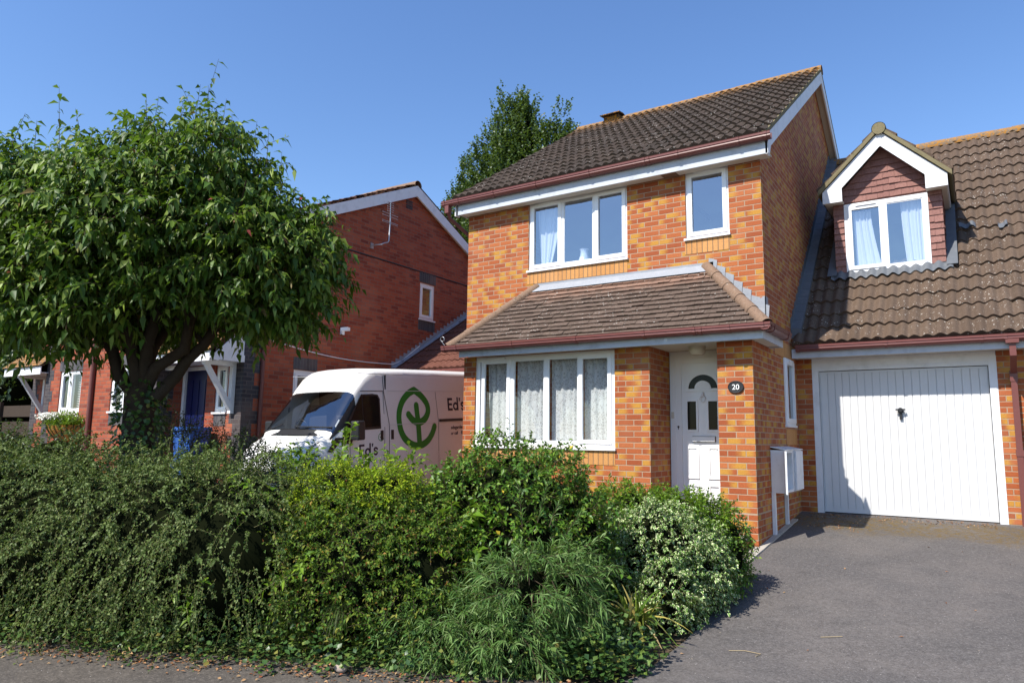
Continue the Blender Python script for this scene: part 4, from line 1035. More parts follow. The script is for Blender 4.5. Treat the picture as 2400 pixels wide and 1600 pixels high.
for F, h in ((SX(NX), lw), (SX(NX), uw), (FX(NYf), w1), (FX(NYf), w2), (FX(NYf), u1), (FX(NYf), u2), (FX(NY1), slim), (FX(NY1), lslim)):
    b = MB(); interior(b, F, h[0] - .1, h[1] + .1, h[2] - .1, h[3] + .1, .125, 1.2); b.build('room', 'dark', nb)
window(nb, SX(NX), *lw, [(lw[0] + .07, lw[1] - .07, True)], 'glass', fw=.07)
window(nb, SX(NX), *uw, [(uw[0] + .07, uw[1] - .07, True)], 'glassup', fw=.07)
for h in (w1, w2, u1, u2):
    c = (h[0] + h[1]) / 2 - .02
    window(nb, FX(NYf), *h, [(h[0] + .08, c - .035, True), (c + .03, h[1] - .05, False)], 'glass', fw=.06)
window(nb, FX(NY1), *slim, [(slim[0] + .07, slim[1] - .07, True)], 'glass', fw=.06)
window(nb, FX(NY1), *lslim, [(lslim[0] + .07, lslim[1] - .07, True)], 'glass', fw=.06)
b = MB(); b.box(nd[0], nd[0] + .07, NY1 - .01, NY1 + .08, -.2, 2.10); b.box(nd[0] + .07, nd[1], NY1 - .01, NY1 + .08, 2.03, 2.10)
b.box(-10.358, -10.0, NY1 - .35, NY1 - .27, 2.02, 2.1)
b.build('door_frame', 'paint', nb)
b = MB(); b.box(nd[0] + .07, nd[1], NY1 + .04, NY1 + .08, -.2, 2.03)
for i in range(3):
    for j in range(2): b.box(nd[0] + .12 + i * .2, nd[0] + .27 + i * .2, NY1 + .028, NY1 + .0399, [-.05, .85][j], [.7, 1.85][j])
nbd = b.build('front_door', 'bluedoor', nb)
# roof
b = MB(); ye = -2.48
pantiles(b, (NL - .1, ye, nz(ye)), (1, 0, 0), (0, NRY - ye, NRZ - nz(ye)), NX + .12 - (NL - .1), math.hypot(NRY - ye, NRZ - nz(ye)), amp=.022, step=.026, ns=6)
b.face([(NL - .1, NRY, NRZ), (NX + .12, NRY, NRZ), (NX + .12, 7.2, nz(7.2)), (NL - .1, 7.2, nz(7.2))], 0, [(0, 5), (8, 5), (8, 0), (0, 0)])
nroof = b.build('roof', 'nroof', nb)
b = MB(); ridge_run(b, (NL - .1, NRY, NRZ - .03), (NX + .12, NRY, NRZ - .03), .12); b.build('ridge', 'hip', nroof)
for y0, y1 in ((ye, NRY), (7.0, NRY)):
    b = MB()
    q = [(NX + .09, y0, nz(y0) - .03), (NX + .09, y1 - .001 if y0 < y1 else y1 + .001, NRZ - .03), (NX + .09, y1 - .001 if y0 < y1 else y1 + .001, NRZ - .29), (NX + .09, y0, nz(y0) - .25)]
    b.prism(q, (.022, 0, 0)); b.build('bargeboard', 'paint', nb)
b = MB()
for y0, y1 in ((ye, NRY), (7.0, NRY)): b.face([(NX, y0, nz(y0) - .22), (NX + .09, y0, nz(y0) - .22), (NX + .09, y1, NRZ - .22), (NX, y1, NRZ - .22)])
b.box(NL, NX + .09, ye + .02, NYf - .002, 4.36, 4.375)
b.build('soffit', 'soffit', nb)
b = MB(); b.box(NL, NX + .1, ye - .0, ye + .02, 4.3, 4.45); b.build('fascia', 'paint', nb)
b = MB(); gutter(b, (NL, ye - .001, 4.44), (NX + .1, ye - .001, 4.44), (0, -1, 0)); b.build('gutter', 'gutter', nb)
b = MB(); b.tube([(NX + .045, -1.40, 4.6), (NX + .045, -1.40, -.3)], .036, 10); b.build('downpipe', 'gutter', nb)
b = MB(); b.tube([(-12.62, NYf - .045, 4.4), (-12.62, NYf - .045, -.3)], .05, 10); b.build('downpipe', 'gutter', nb)
b = MB(); b.box(-12.42, -12.30, NYf - .012, NYf, 2.13, 2.28); b.build('air_brick', 'nbrick', nb)
b = MB(); b.prism([(NX + .09, 6.35, 5.0), (NX + .09, 6.5, 5.0), (NX + .09, 6.5, 4.8)], (.04, 0, 0)); b.build('eaves_bracket', 'black', nb)
# entrance canopies
def canopy(x0, x1, bx, yf=-2.32):
    can = MB()
    can.box(x0, x1, yf - .10, yf - .08, 2.09, 2.26)
    can.box(x0, x1, yf - .0799, NY1 - .002, 2.12, 2.135)
    xs = x1 if bx > (x0 + x1) / 2 else x0
    can.prism([(xs - .02, yf - .08, 2.12), (xs - .02, NY1 - .002, 2.12), (xs - .02, NY1 - .002, 2.62), (xs - .02, NY1 - .15, 2.62)], (.018, 0, 0))
    can.prism([(xs - .001, yf - .11, 2.13), (xs - .001, yf + .06, 2.10), (xs - .001, NY1 - .05, 2.56), (xs - .001, NY1 - .12, 2.68)], (.022, 0, 0))
    can.box(xs - .0009, xs + .02, yf + .08, NY1 - .002, 2.12, 2.24)
    c = can.build('entrance_canopy', 'paint', nb)
    r = MB(); flat_tiles(r, (0, yf - .14, 2.27), (1, 0, 0), (0, .53, .46), lambda v: (x0 - .03, x1 + .03), 7, .105, .165, tilt=.016, Nd=(0, -.46, .53))
    r.face([(x0, yf - .1, 2.25), (x1, yf - .1, 2.25), (x1, NY1, 2.66), (x0, NY1, 2.66)]); r.build('canopy_roof', 'ridge', c)
    k = MB(); k.box(bx - .045, bx + .045, NY1 - .075, NY1 - .002, 1.22, 2.1199); k.box(bx - .04, bx + .04, yf - .05, NY1 - .0751, 2.05, 2.1199)
    k.prism([(bx - .04, NY1 - .075, 1.27), (bx - .04, NY1 - .075, 1.42), (bx - .04, yf + .06, 2.05), (bx - .04, yf - .03, 2.05)], (.08, 0, 0))
    k.build('bracket', 'paint', c)
canopy(-10.45, -8.51, -8.75, -2.34); canopy(NL + .1, -14.6, -15.75)
# blinds
b = MB()
for k in range(22): b.obox((-13.58, NYf + .14, 1.32 + k * .036), (.42, 0, 0), (0, .02, .012), (0, 0, .003))
tag(b.build('venetian_blind', 'paint2', loc=(-13.4, NYf + .14, 1.3)), 'pale slatted blind in the left ground-floor window of the neighbouring house', 'blind')

# link garage between the houses
lk = thing('link_garage', 'low tiled link garage squeezed between the two houses behind the van', 'garage', (-6.7, 2.3, -.2))
b = MB(); wall(b, FX(2.3), NX + .002, -4.942, -.4, 2.12, [(-7.9, -5.6, -.2, 1.98)]); b.build('wall', 'nbrick', lk)
b = MB(); b.box(-7.9, -5.6, 2.36, 2.39, -.2, 1.98); b.build('garage_door', 'paint2', lk)
b = MB(); pantiles(b, (NX + .02, 1.93, 2.28), (1, 0, 0), (0, 3.0, 3.0 * .587), 3.52, 3.0 * 1.16, ns=8, amp=.03)
b.face([(NX + .02, 4.92, 4.03), (-4.95, 4.92, 4.03), (-4.95, 8, 2.3), (NX + .02, 8, 2.3)])
lr = b.build('roof', 'linkroof', lk)
b = MB(); b.box(NX + .02, -4.95, 1.98, 2.0, 2.06, 2.20); b.build('fascia', 'paint', lk)
b = MB(); gutter(b, (NX + .05, 1.979, 2.26), (-4.95, 1.979, 2.26), (0, -1, 0)); b.build('gutter', 'gutter', lk)
b = MB()
for i in range(23):
    y0 = 1.98 + i * .128; zz = 2.28 + .587 * (y0 - 1.93)
    b.prism([(NX + .003 + .0003 * (i % 2), y0, zz), (NX + .003 + .0003 * (i % 2), y0 + .135, zz + .08), (NX + .003 + .0003 * (i % 2), y0 + .135, zz + .19), (NX + .003 + .0003 * (i % 2), y0, zz + .20)], (.006, 0, 0))
b.face([(NX + .01, 1.95, 2.36), (NX + .16, 1.95, 2.345), (NX + .16, 4.9, 2.345 + .587 * 2.95), (NX + .01, 4.9, 2.36 + .587 * 2.95)])
b.build('lead_flashing', 'lead', lr)

# fittings on the neighbour's gable
ae = thing('tv_aerial', 'grey television aerial on a cranked pole fixed to the shaded gable', 'aerial', (NX, 1.25, 4.95))
b = MB(); b.box(NX + .001, NX + .03, 1.18, 1.26, 4.88, 5.0); b.tube([(NX + .02, 1.22, 4.95), (NX + .28, 1.24, 4.94), (NX + .31, 1.30, 4.98), (NX + .31, 1.40, 5.02), (NX + .31, 1.43, 5.06), (NX + .31, 1.45, 5.5), (NX + .31, 1.45, 5.62)], .014, 8); b.build('pole', 'metal', ae)
b = MB(); xx = NX + .31
b.tube([(xx, 1.45, 5.40), (xx, 1.44, 5.95)], .011, 6)
for k, (zz, L) in enumerate(((5.45, .24), (5.48, .24), (5.60, .24), (5.66, .24), (5.72, .10), (5.77, .10), (5.82, .10), (5.87, .10), (5.92, .10))):
    b.tube([(xx + .005, 1.445 - L, zz), (xx + .005, 1.445 + L, zz)], .008, 5)
b.build('aerial_rod', 'metal', ae)
sl_ = thing('security_light', 'white security light with angled head on the shaded brick gable', 'outdoor light', (NX, .55, 3.0))
b = MB(); b.box(NX + .001, NX + .05, .44, .52, 2.90, 2.98); b.obox((NX + .03, .42, 2.97), (.10, .10, .02), (-.03, .10, .0), (0, 0, .07)); b.build('lamp_head', 'upvc', sl_)
b = MB(); pts = [(NX + .012, -1.38 + 3.4 * t, 2.60 - .16 * t - .10 * math.sin(math.pi * t)) for t in np.linspace(0, 1, 14)] + [(NX + .012, 2.3, 2.55), (NX + .012, 2.9, 2.95)]
b.tube(pts, .010, 5); tag(b.build('cable', 'upvc', loc=(NX, 0, 2.5)), 'pale cable sagging across the shaded gable above the van', 'cable')

# ================================================================== VAN
van = thing('parked_van', 'white panel van with green leaf logo and garden service lettering parked nose out', 'van', (-6.97, -.05, -.275 + .0569 * -.05))
van.scale.x = .89; van.location.x = -6.865
van.rotation_euler = (math.atan(.0569), 0, 0)
A0 = -2.65 + .05      # local y of the front bumper
HW = .955
# body sections: (a, half width low, half width at belt, z belt, half width top shoulder, z shoulder, z roof centre)
SEC = [(0.26, .62, .66, .62, .60, .72, .74), (.29, .80, .82, .70, .76, .85, .90), (.37, .92, .90, .80, .82, .97, 1.03), (.55, .955, .93, .97, .84, 1.09, 1.16),
       (.78, .96, .945, 1.10, .86, 1.19, 1.26), (.84, .96, .95, 1.18, .90, 1.27, 1.33), (1.34, .96, .955, 1.34, .845, 1.86, 1.93), (1.40, .96, .955, 1.36, .845, 1.95, 2.02), (1.56, .96, .955, 1.36, .85, 2.11, 2.21),
       (1.68, .96, .955, 1.36, .86, 2.19, 2.295), (1.80, .96, .957, 1.36, .87, 2.225, 2.33), (2.5, .96, .957, 1.36, .88, 2.245, 2.345), (3.3, .96, .957, 1.36, .88, 2.25, 2.35), (4.4, .96, .957, 1.36, .88, 2.25, 2.35), (5.12, .96, .955, 1.36, .87, 2.24, 2.35), (5.2, .93, .93, 1.36, .84, 2.18, 2.28)]
def vsec(sc):
    a, w0, wb, zb, ws, zs, zr_ = sc
    half = [(w0 * .97, .28), (w0, .50), (w0 * 1.0, min(.85, zb - .05)), (wb, zb), (wb + (ws - wb) * .5, zb + (zs - zb) * .5 ), (ws + (wb - ws) * .12, zb + (zs - zb) * .88), (ws, zs), (ws - .035, zs + (zr_ - zs) * .42), (ws * .82, zs + (zr_ - zs) * .78), (ws * .45, zr_ - (zr_ - zs) * .05), (0, zr_)]
    return [(x, A0 + a, z) for x, z in half] + [(-x, A0 + a, z) for x, z in half[::-1][1:]]
P = [vsec(s) for s in SEC]
b = MB(); zcut = lambda c: (A0 + .84 < c.y < A0 + 1.35) and c.z > 1.27 and abs(c.x) < .885
b.grid(P, 0, smooth=True, skip=zcut); b.face(P[0]); b.face(P[-1][::-1])
body = b.build('body', 'vanpaint', van, local=True)
def side(w): return None
# point on side surface (+x) for (a,z)
def sx(z): return .957 if z < 1.36 else .957 - (z - 1.36) * (.957 - .878) / .86
def sidequad(mb, pts, off=.004, th=.0):
    mb.face([(sx(z) + off, A0 + a, z) for a, z in pts])
# windscreen glass fills the opening left in the body
WA, WB = P[5], P[6]; cols = range(4, 17)
def wpt(k, t, dn=0.0):
    p = Vector(WA[k]).lerp(Vector(WB[k]), t); sq = (abs(p.x) / .88)
    return p + Vector((0, -.03 * (1 - sq * sq) - .83 * dn, .02 * (1 - sq * sq) + .55 * dn))
b = MB(); b.grid([[wpt(k, t) for k in cols] for t in np.linspace(0, 1, 7)])
b.build('windscreen', glass_mat('windscreen_glass', .17, (.78, .80, .80), fres=1.4), van, local=True)
b = MB()
b.box(-.84, .84, A0 + .86, A0 + 1.15, 1.10, 1.245); b.box(-.9, .9, A0 + 2.0, A0 + 2.03, .5, 2.2); b.box(-.86, .86, A0 + .9, A0 + 2.0, .9, .95)
for xx in (-.45, .30): b.box(xx - .24, xx + .24, A0 + 1.62, A0 + 1.78, 1.0, 1.72)
b.build('cab_interior', 'dark', van, local=True)
b = MB(); b.tube([(-.42 + .2 * math.cos(t), A0 + 1.28 - .06 * math.sin(t), 1.30 + .17 * math.sin(t)) for t in np.linspace(0, 2 * math.pi, 21)], .018, 6); b.build('steering_wheel', 'black', van, local=True)
b = MB()
b.face([(.02, A0 + .90, 1.262), (.33, A0 + .90, 1.262), (.30, A0 + 1.1, 1.262), (.04, A0 + 1.1, 1.262)])
b.build('dashboard_paper', 'whitelet', van, local=True)
b = MB(); q0, q1 = wpt(6, .16, -.012), wpt(7, .16, -.012); q2, q3 = wpt(7, .34, -.012), wpt(6, .34, -.012)
b.face([q0.lerp(q1, .25), q0.lerp(q1, .9), q3.lerp(q2, .9), q3.lerp(q2, .25)]); b.build('windscreen_sticker', 'whitelet', van, local=True)
b = MB(); P_ = []
for x in np.linspace(-1, 1, 17):
    zc = 1.262 - .075 * x * x * abs(x); ac = .70 + .10 * x * x
    P_.append([(.90 * x, A0 + ac, zc - .006), (.885 * x, A0 + ac + .08, zc + .040), (.87 * x, A0 + .845 + .005, 1.335 - .063 * abs(x) ** 3 + .012)])
b.grid(P_)
b.build('scuttle', 'black', van, local=True)
for s in (1, -1):
    b = MB(); ks = (3, 4, 5) if s > 0 else (17, 16, 15)
    R = []
    for t in np.linspace(-.12, 1.02, 8):
        row = []
        for k, off in ((ks[0], .006), (ks[1], .010), (ks[2], .010), (6 if s > 0 else 14, .008)):
            p = Vector(WA[k]).lerp(Vector(WB[k]), t); row.append(p + Vector((s * off, -off, off * .3)))
        row[3] = row[2].lerp(row[3], .35); row[0] = row[1].lerp(row[0], .30); R.append(row)
    b.grid(R)
    b.face([(s * .963, A0 + .70, 1.00), (s * .964, A0 + .80, .99), (s * .967, A0 + 1.02, 1.20), (s * .965, A0 + .86, 1.21)])
    b.build('windscreen_pillar', 'black', van, local=True)
for k0, k1 in ((14, 11), (10, 7)):
    b = MB(); q = wpt(k0, .02, .03); q2 = wpt(k1, .10, .02); b.tube([q, q2], .010, 6); b.build('wiper', 'black', van, local=True)
def gaps(pts, wd, s):
    g = MB()
    for p, q in zip(pts, pts[1:]):
        da = wd / 2 * (p[1] != q[1]); dz = wd / 2 * (p[0] != q[0] and p[1] == q[1])
        g.face([(s * (sx(p[1]) + .003), A0 + p[0] - da, p[1] - dz), (s * (sx(q[1]) + .003), A0 + q[0] - da, q[1] - dz), (s * (sx(q[1]) + .003), A0 + q[0] + da, q[1] + dz), (s * (sx(p[1]) + .003), A0 + p[0] + da, p[1] + dz)])
    g.build('panel_gap', 'black', van, local=True)
for s in (1, -1):
    b = MB(); o = .006
    pts = [(.99, 1.10), (1.20, 1.10), (1.30, 1.30), (1.86, 1.31), (1.865, 1.80), (1.82, 1.87), (1.70, 1.885), (1.44, 1.875), (1.02, 1.31)]
    b.face([(s * (sx(z) + o), A0 + a, z) for a, z in pts]); b.build('door_window_surround', 'black', van, local=True)
    b = MB(); pts = [(1.47, 1.345), (1.83, 1.35), (1.83, 1.80), (1.79, 1.85), (1.47, 1.85)]
    b.face([(s * (sx(z) + o + .003), A0 + a, z) for a, z in pts])
    pts = [(1.12, 1.345), (1.45, 1.345), (1.45, 1.85), (1.425, 1.845)]
    b.face([(s * (sx(z) + o + .003), A0 + a, z) for a, z in pts]); b.build('door_window', 'glassdark', van, local=True)
    # shut lines, handles, rail
    L = lambda pts, wd=.011: gaps(pts, wd, s)
    L([(1.93, .35), (1.95, 1.3), (1.95, 1.93), (1.42, 1.93)]); L([(2.06, .35), (2.06, 1.36), (1.97, 1.9), (1.96, 2.19)], .014)
    L([(3.30, 2.20), (3.36, 1.36), (3.36, .35)]); L([(1.20, .35), (1.17, 1.10)], .006)
    b = MB(); L2 = lambda a0, a1, z, hgt: b.box(s * (sx(z) + .001), s * (sx(z) + .006), A0 + a0, A0 + a1, z, z + hgt)
    L2(2.0, 5.1, 1.36, .008); L2(2.05, 5.1, 1.93, .010); L2(1.4, 5.15, 2.21, .012); b.build('swage_line', 'paint2', van, local=True)
    b = MB(); b.box(s * .945, s * .966, A0 + 3.38, A0 + 5.0, 1.375, 1.425); b.build('door_rail', 'black', van, local=True)
    for a in (1.885, 2.135):
        b = MB(); b.box(s * .950, s * .9635, A0 + a - .035, A0 + a + .035, 1.12, 1.28)
        b.build('door_handle', 'black', van, local=True, bevel=.012)
    b = MB()
    b.obox((s * .96, A0 + 1.12, 1.16), (s * .16, .0, .03), (0, .08, 0), (0, 0, .05))
    b.box(s * 1.06, s * 1.26, A0 + 1.08, A0 + 1.24, 1.16, 1.46)
    b.build('door_mirror', 'black', van, local=True, bevel=.03)
# front lights, grille, bumper, wheels
for s in (1, -1):
    b = MB(); b.obox((s * .90, A0 + .34, .72), (-s * .30, -.06, 0), (0, .05, .0), (0, .03, .20)); b.build('headlight', 'glassdark', van, local=True)
b = MB(); b.box(-.55, .55, A0 + .22, A0 + .32, .55, .72); b.box(-.9, .9, A0 + .20, A0 + .45, .26, .50); b.build('bumper', 'black', van, local=True, bevel=.03)
for a in (.95, 4.25):
    for s in (1, -1):
        b = MB(); b.tube([(s * .74, A0 + a, .33), (s * .97, A0 + a, .33)], .33, 24); wq = b.build('wheel', 'black', van, local=True)
        b = MB(); b.tube([(s * .969, A0 + a, .33), (s * .978, A0 + a, .33)], .20, 20); b.build('rim', 'metal', wq, local=True)
# graphics
M['green'] = plain('green_vinyl', (.016, .20, .024), .4, .4); M['navy'] = plain('navy_vinyl', (.012, .010, .035), .4, .4)
def ribbon(mb, pts, wd, fx, z_off):
    """flat rounded stroke along 2D pts (a,z)"""
    pts = [Vector((p[0], p[1])) for p in pts]; out = []
    n = len(pts); Lf, Rt = [], []
    for i in range(n):
        t = (pts[min(i + 1, n - 1)] - pts[max(i - 1, 0)]).normalized(); nn = Vector((-t.y, t.x))
        Lf.append(pts[i] + nn * wd / 2); Rt.append(pts[i] - nn * wd / 2)
    for i in range(n - 1): mb.face([fx(p, z_off) for p in (Lf[i], Lf[i + 1], Rt[i + 1], Rt[i])])
    for e in (0, n - 1):
        mb.face([fx(pts[e] + Vector((math.cos(k * math.pi / 10), math.sin(k * math.pi / 10))) * wd / 2, z_off + .0002) for k in range(20)])
def smooth(pts, n=10):
    o = []; P = [Vector(p) for p in pts]
    for i in range(len(P) - 1):
        p0, p1, p2, p3 = P[max(i - 1, 0)], P[i], P[i + 1], P[min(i + 2, len(P) - 1)]
        for k in range(n):
            t = k / n; o.append(.5 * ((2 * p1) + (p2 - p0) * t + (2 * p0 - 5 * p1 + 4 * p2 - p3) * t * t + (3 * p1 - p0 - 3 * p2 + p3) * t ** 3))
    return o + [P[-1]]
def logo(parent, a0, z0, sc, wk=1.0, name='leaf_logo'):
    # px in the close-up -> (a,z): 630..1280 x, 465..1485 y
    Q = lambda x, y: (a0 + (x - 630) / 650 * 1.06 * sc, z0 + (1485 - y) / 1020 * 1.10 * sc)
    fx = lambda p, o: (sx(p.y) + .004 + o, A0 + p.x, p.y)
    b = MB(); wd = .125 * sc * wk
    outer = smooth([Q(1245, 1125), Q(1205, 1240), Q(1120, 1360), Q(990, 1420), Q(860, 1385), Q(740, 1260), Q(680, 1080), Q(680, 880), Q(740, 700), Q(840, 575), Q(938, 515)])
    inner = smooth([Q(938, 515), Q(1045, 605), Q(1130, 730), Q(1150, 850), Q(1110, 960), Q(1040, 1025), Q(970, 1040), Q(890, 1000), Q(825, 910)])
    ribbon(b, outer, wd, fx, 0); ribbon(b, inner, wd, fx, .0004)
    ribbon(b, smooth([Q(995, 1420), Q(985, 1240), Q(972, 1040), Q(958, 765)]), wd, fx, .0008)
    b.build(name, 'green', parent, local=True)
ROT = ((0, 1, 0), (0, 0, 1), (1, 0, 0))
logo(body, 2.235, .905, 1.0)
def eds(a0, z0, hgt):
    b = MB(); k = hgt; wd = .20 * k; fx = lambda p, o: (sx(p.y) + .004 + o, A0 + p.x, p.y); Q = lambda x, y: (a0 + x * k, z0 + y * k)
    bar = lambda p, q: b.face([fx(Vector(Q(*c)), 0) for c in ((p[0], p[1]), (q[0], p[1]), (q[0], q[1]), (p[0], q[1]))])
    bar((0, 0), (.20, 1)); bar((.2, 0), (.62, .18)); bar((.2, .41), (.57, .58)); bar((.2, .82), (.62, 1))
    ribbon(b, [Q(1.02 + .25 * math.cos(t), .33 + .25 * math.sin(t)) for t in np.linspace(0, 2 * math.pi, 25)], .17 * k, fx, .0003)
    bar((1.20, 0), (1.38, 1.06))
    b.face([fx(Vector(Q(*c)), 0) for c in ((1.50, 1.02), (1.70, 1.02), (1.62, .74), (1.50, .74))])
    ribbon(b, smooth([Q(2.16, .52), Q(2.06, .60), Q(1.94, .62), Q(1.82, .57), Q(1.80, .45), Q(1.92, .36), Q(2.06, .30), Q(2.15, .20), Q(2.08, .09), Q(1.94, .06), Q(1.80, .14)]), .16 * k, fx, .0003)
    b.build('lettering', 'navy', body, local=True)
eds(3.66, 1.575, .235)
logo(body, 4.24, 1.80, .12, .75)
text('garden services', .115, 'navy', body, ROT, (sx(1.6) + .004, A0 + 3.70, 1.475), .002)
text('edsgardens.com', .095, 'navy', body, ROT, (sx(1.2) + .004, A0 + 3.72, 1.23), .0012)
text('or call', .085, 'navy', body, ROT, (sx(1.1) + .004, A0 + 3.72, 1.125), .0012)
text('0208 02', .085, 'navy', body, ROT, (sx(1.1) + .004, A0 + 4.03, 1.125), .0022)
eds(1.36, .885, .19)
logo(body, 1.79, 1.10, .13, .7)

# ================================================================== GARDEN FURNISHINGS BY THE NEIGHBOUR'S WALL
for i, (z0, lab) in enumerate(((-.30, 'lower blue recycling box on the ground before the dark blue door'), (.34, 'upper blue recycling box stacked before the dark blue door'))):
    bx = thing('recycling_box', lab, 'recycling box', (-9.45, -2.05, z0), 'blue recycling boxes by the door')
    b = MB(); e = .05
    lo = [(-9.68, -2.22), (-9.22, -2.22), (-9.22, -1.88), (-9.68, -1.88)]; hi = [(-9.71, -2.25), (-9.19, -2.25), (-9.19, -1.85), (-9.71, -1.85)]
    h = .56
    for k in range(4): b.face([(*lo[k], z0), (*lo[(k + 1) % 4], z0), (*hi[(k + 1) % 4], z0 + h), (*hi[k], z0 + h)])
    b.face([(*p, z0) for p in lo]); b.face([(*p, z0 + h) for p in hi])
    for xx in (-9.55, -9.35): b.box(xx - .02, xx + .02, -2.245, -2.215, z0 + .05, z0 + h - .06)
    b.build('tub', 'blue', bx)
    b = MB(); b.box(-9.73, -9.17, -2.27, -1.83, z0 + h + .002, z0 + h + .075); b.build('lid', 'blue', bx, bevel=.02)
b = MB(); P = []
for j in range(6):
    t = j / 5; P.append([(-13.98 + .66 + (.68 - .25 * t ** 2) * math.cos(a), NYf - .005 - (.40 - .28 * t ** 1.5) * max(0, math.sin(a)), 1.00 - .38 * t) for a in np.linspace(0, math.pi, 17)])
b.grid(P)
hb = thing('wall_planter', 'coir-lined hayrack planter under the window filled with white flowers', 'planter', (-13.3, NYf, .65))
b.build('basket', 'terra', hb)
b = MB()
for a in np.linspace(.1, math.pi - .1, 12):
    b.tube([(-13.32 + (.69 - .25 * t ** 2) * math.cos(a), NYf - .01 - (.41 - .28 * t ** 1.5) * math.sin(a), 1.01 - .38 * t) for t in np.linspace(0, 1, 6)], .008, 5)
b.build('rail', 'black', hb)
fl = thing('bedding_flower', 'mass of white bedding flowers over green leaves in the hayrack planter', 'flowers', (-13.3, NYf - .2, 1.08))
fm = FM(); n = 900
P = np.stack([rng.uniform(-13.95, -12.7, n), rng.uniform(NYf - .40, NYf - .02, n), 0.98 + .18 * rng.random(n)], 1)
fm.leaves(P, rng.normal(size=(n, 3)) + [0, -.3, .6], np.tile([0, 0, 1.0], (n, 1)), .09, .03, 0)
P = np.stack([rng.uniform(-13.45, -12.75, 260), rng.uniform(NYf - .45, NYf - .1, 260), .95 + .28 * rng.random(260)], 1)
fm.leaves(P, rng.normal(size=(260, 3)) * .6 + [0, -.3, .8], np.tile([0, 0, 1.0], (260, 1)), .14, .025, 0)
fm.build('foliage', ['lf_bright'], fl)
fm = FM(); n = 650
P = np.stack([rng.uniform(-13.98, -13.05, n), rng.uniform(NYf - .45, NYf - .03, n), 1.11 + .12 * rng.random(n)], 1)
fm.leaves(P, rng.normal(size=(n, 3)) * .5 + [0, -.6, .4], np.tile([0, -.5, 1.0], (n, 1)), .055, .055, 0, quad=True)
fm.build('blossom', ['petal'], fl)
sp = thing('hanging_pot', 'small coir basket with a dark tuft of leaves by the far porch bracket', 'planter', (-15.1, NY1, .8))
b = MB(); P = [[(-15.12 + (.24 - .10 * t * t) * math.cos(a), NY1 - .03 - (.24 - .12 * t) * math.sin(a), 1.0 - .28 * t) for a in np.linspace(0, math.pi, 13)] for t in np.linspace(0, 1, 5)]
b.grid(P); b.build('basket', 'terra', sp)
fm = FM(); P = np.stack([rng.uniform(-15.3, -14.95, 160), rng.uniform(NY1 - .22, NY1 - .03, 160), np.full(160, .98)], 1)
fm.leaves(P, rng.normal(size=(160, 3)) * .5 + [0, 0, 1], np.tile([0, -1.0, .2], (160, 1)), .18, .03, 0); fm.build('foliage', ['lf_dark'], sp)

# ================================================================== CHERRY TREE
ct = thing('cherry_tree', 'ornamental cherry with ivy-clad trunk and drooping leaves in front of the red brick house', 'tree', (-5.56, -5.18, -.6))
b = MB()
tb = Vector((-5.58, -5.16, -.7)); fk = Vector((-5.54, -5.20, 1.35))
b.tube([tb, tb + (fk - tb) * .35 + Vector((.02, 0, 0)), tb + (fk - tb) * .75, fk], [.23, .18, .165, .17], 12, cap=False)
limbs = []
def limb(p, q, r0, r1, bend=(0, 0, .25), n=6):
    p, q = Vector(p), Vector(q); bend = Vector(bend); pts = []
    for i in range(n + 1):
        t = i / n; pts.append(p + (q - p) * t + bend * math.sin(math.pi * t) + Vector(rng.normal(0, .03, 3)) * (0 < i < n))
    b.tube(pts, [r0 + (r1 - r0) * i / n for i in range(n + 1)], 8, cap=False); return pts
fkl = fk - Vector((0, 0, .15))
main = [((-4.75, -4.65, 2.45), .085), ((-5.0, -5.3, 3.1), .08), ((-5.35, -5.9, 3.2), .07), ((-6.1, -6.0, 2.7), .06), ((-6.5, -5.3, 2.5), .065), ((-5.7, -4.6, 3.0), .07), ((-4.2, -4.9, 2.9), .07), ((-5.9, -5.1, 3.6), .08)]
for q, r0 in main:
    pts = limb(fkl, q, r0, .045, (0, 0, -.18 if q[2] < 2.6 else .05))
    for k in range(5):
        s = pts[rng.integers(3, 7)]; limb(s, s + Vector((rng.uniform(-.8, .8), rng.uniform(-.8, .8), rng.uniform(.1, .9))), .03, .008, (0, 0, .08), 4)
b.build('trunk', 'bark', ct)
CE = [(-5.35, -5.35, 2.95, 1.35, 1.3, .95), (-4.55, -4.85, 2.75, 1.05, .95, .78), (-4.2, -4.62, 2.35, .70, .7, .62), (-6.05, -5.9, 2.75, 1.15, 1.05, .85), (-5.75, -6.1, 2.15, .80, .72, .55),
      (-6.7, -5.6, 2.9, 1.1, 1.1, .9), (-4.75, -5.2, 3.65, .75, .72, .55), (-5.6, -5.0, 3.45, 1.1, 1.0, .55), (-6.4, -6.3, 3.25, .75, .75, .6), (-4.45, -4.95, 2.0, .65, .6, .42), (-5.1, -5.5, 2.05, .85, .8, .45), (-3.95, -4.55, 2.75, .50, .5, .5), (-6.4, -4.6, 2.6, .9, .9, .75), (-5.3, -4.3, 2.6, .9, .8, .7)]
fm = FM()
CE = [(a, b_, c + .13, d_, e_, f_) for a, b_, c, d_, e_, f_ in CE]
lat = lambda P: P[:, 0] * .84 + P[:, 1] * .55
low = lambda P: P[:, 2] > np.where(lat(P) < -7.95, 1.66, np.where((lat(P) > -7.3) & (lat(P) < -6.3), 2.22, 2.02))
P, Nr = ell_points(CE, 5600, .60, 1.07, 1.6, .62, lump=.13); k_ = low(P); P, Nr = P[k_], Nr[k_]
D = Nr * [1, 1, .55] + rng.normal(size=P.shape) * [.45, .45, .25] + [0, 0, .10]
fm.sprigs(P - unit(D) * .15, D, 11, .36, .088, .042, 0, 1, droop=.3, angle=.95, hang=.30, up=.7, jit=.28, fold=.14, ldroop=.42, stem=.004, lvar=.45)
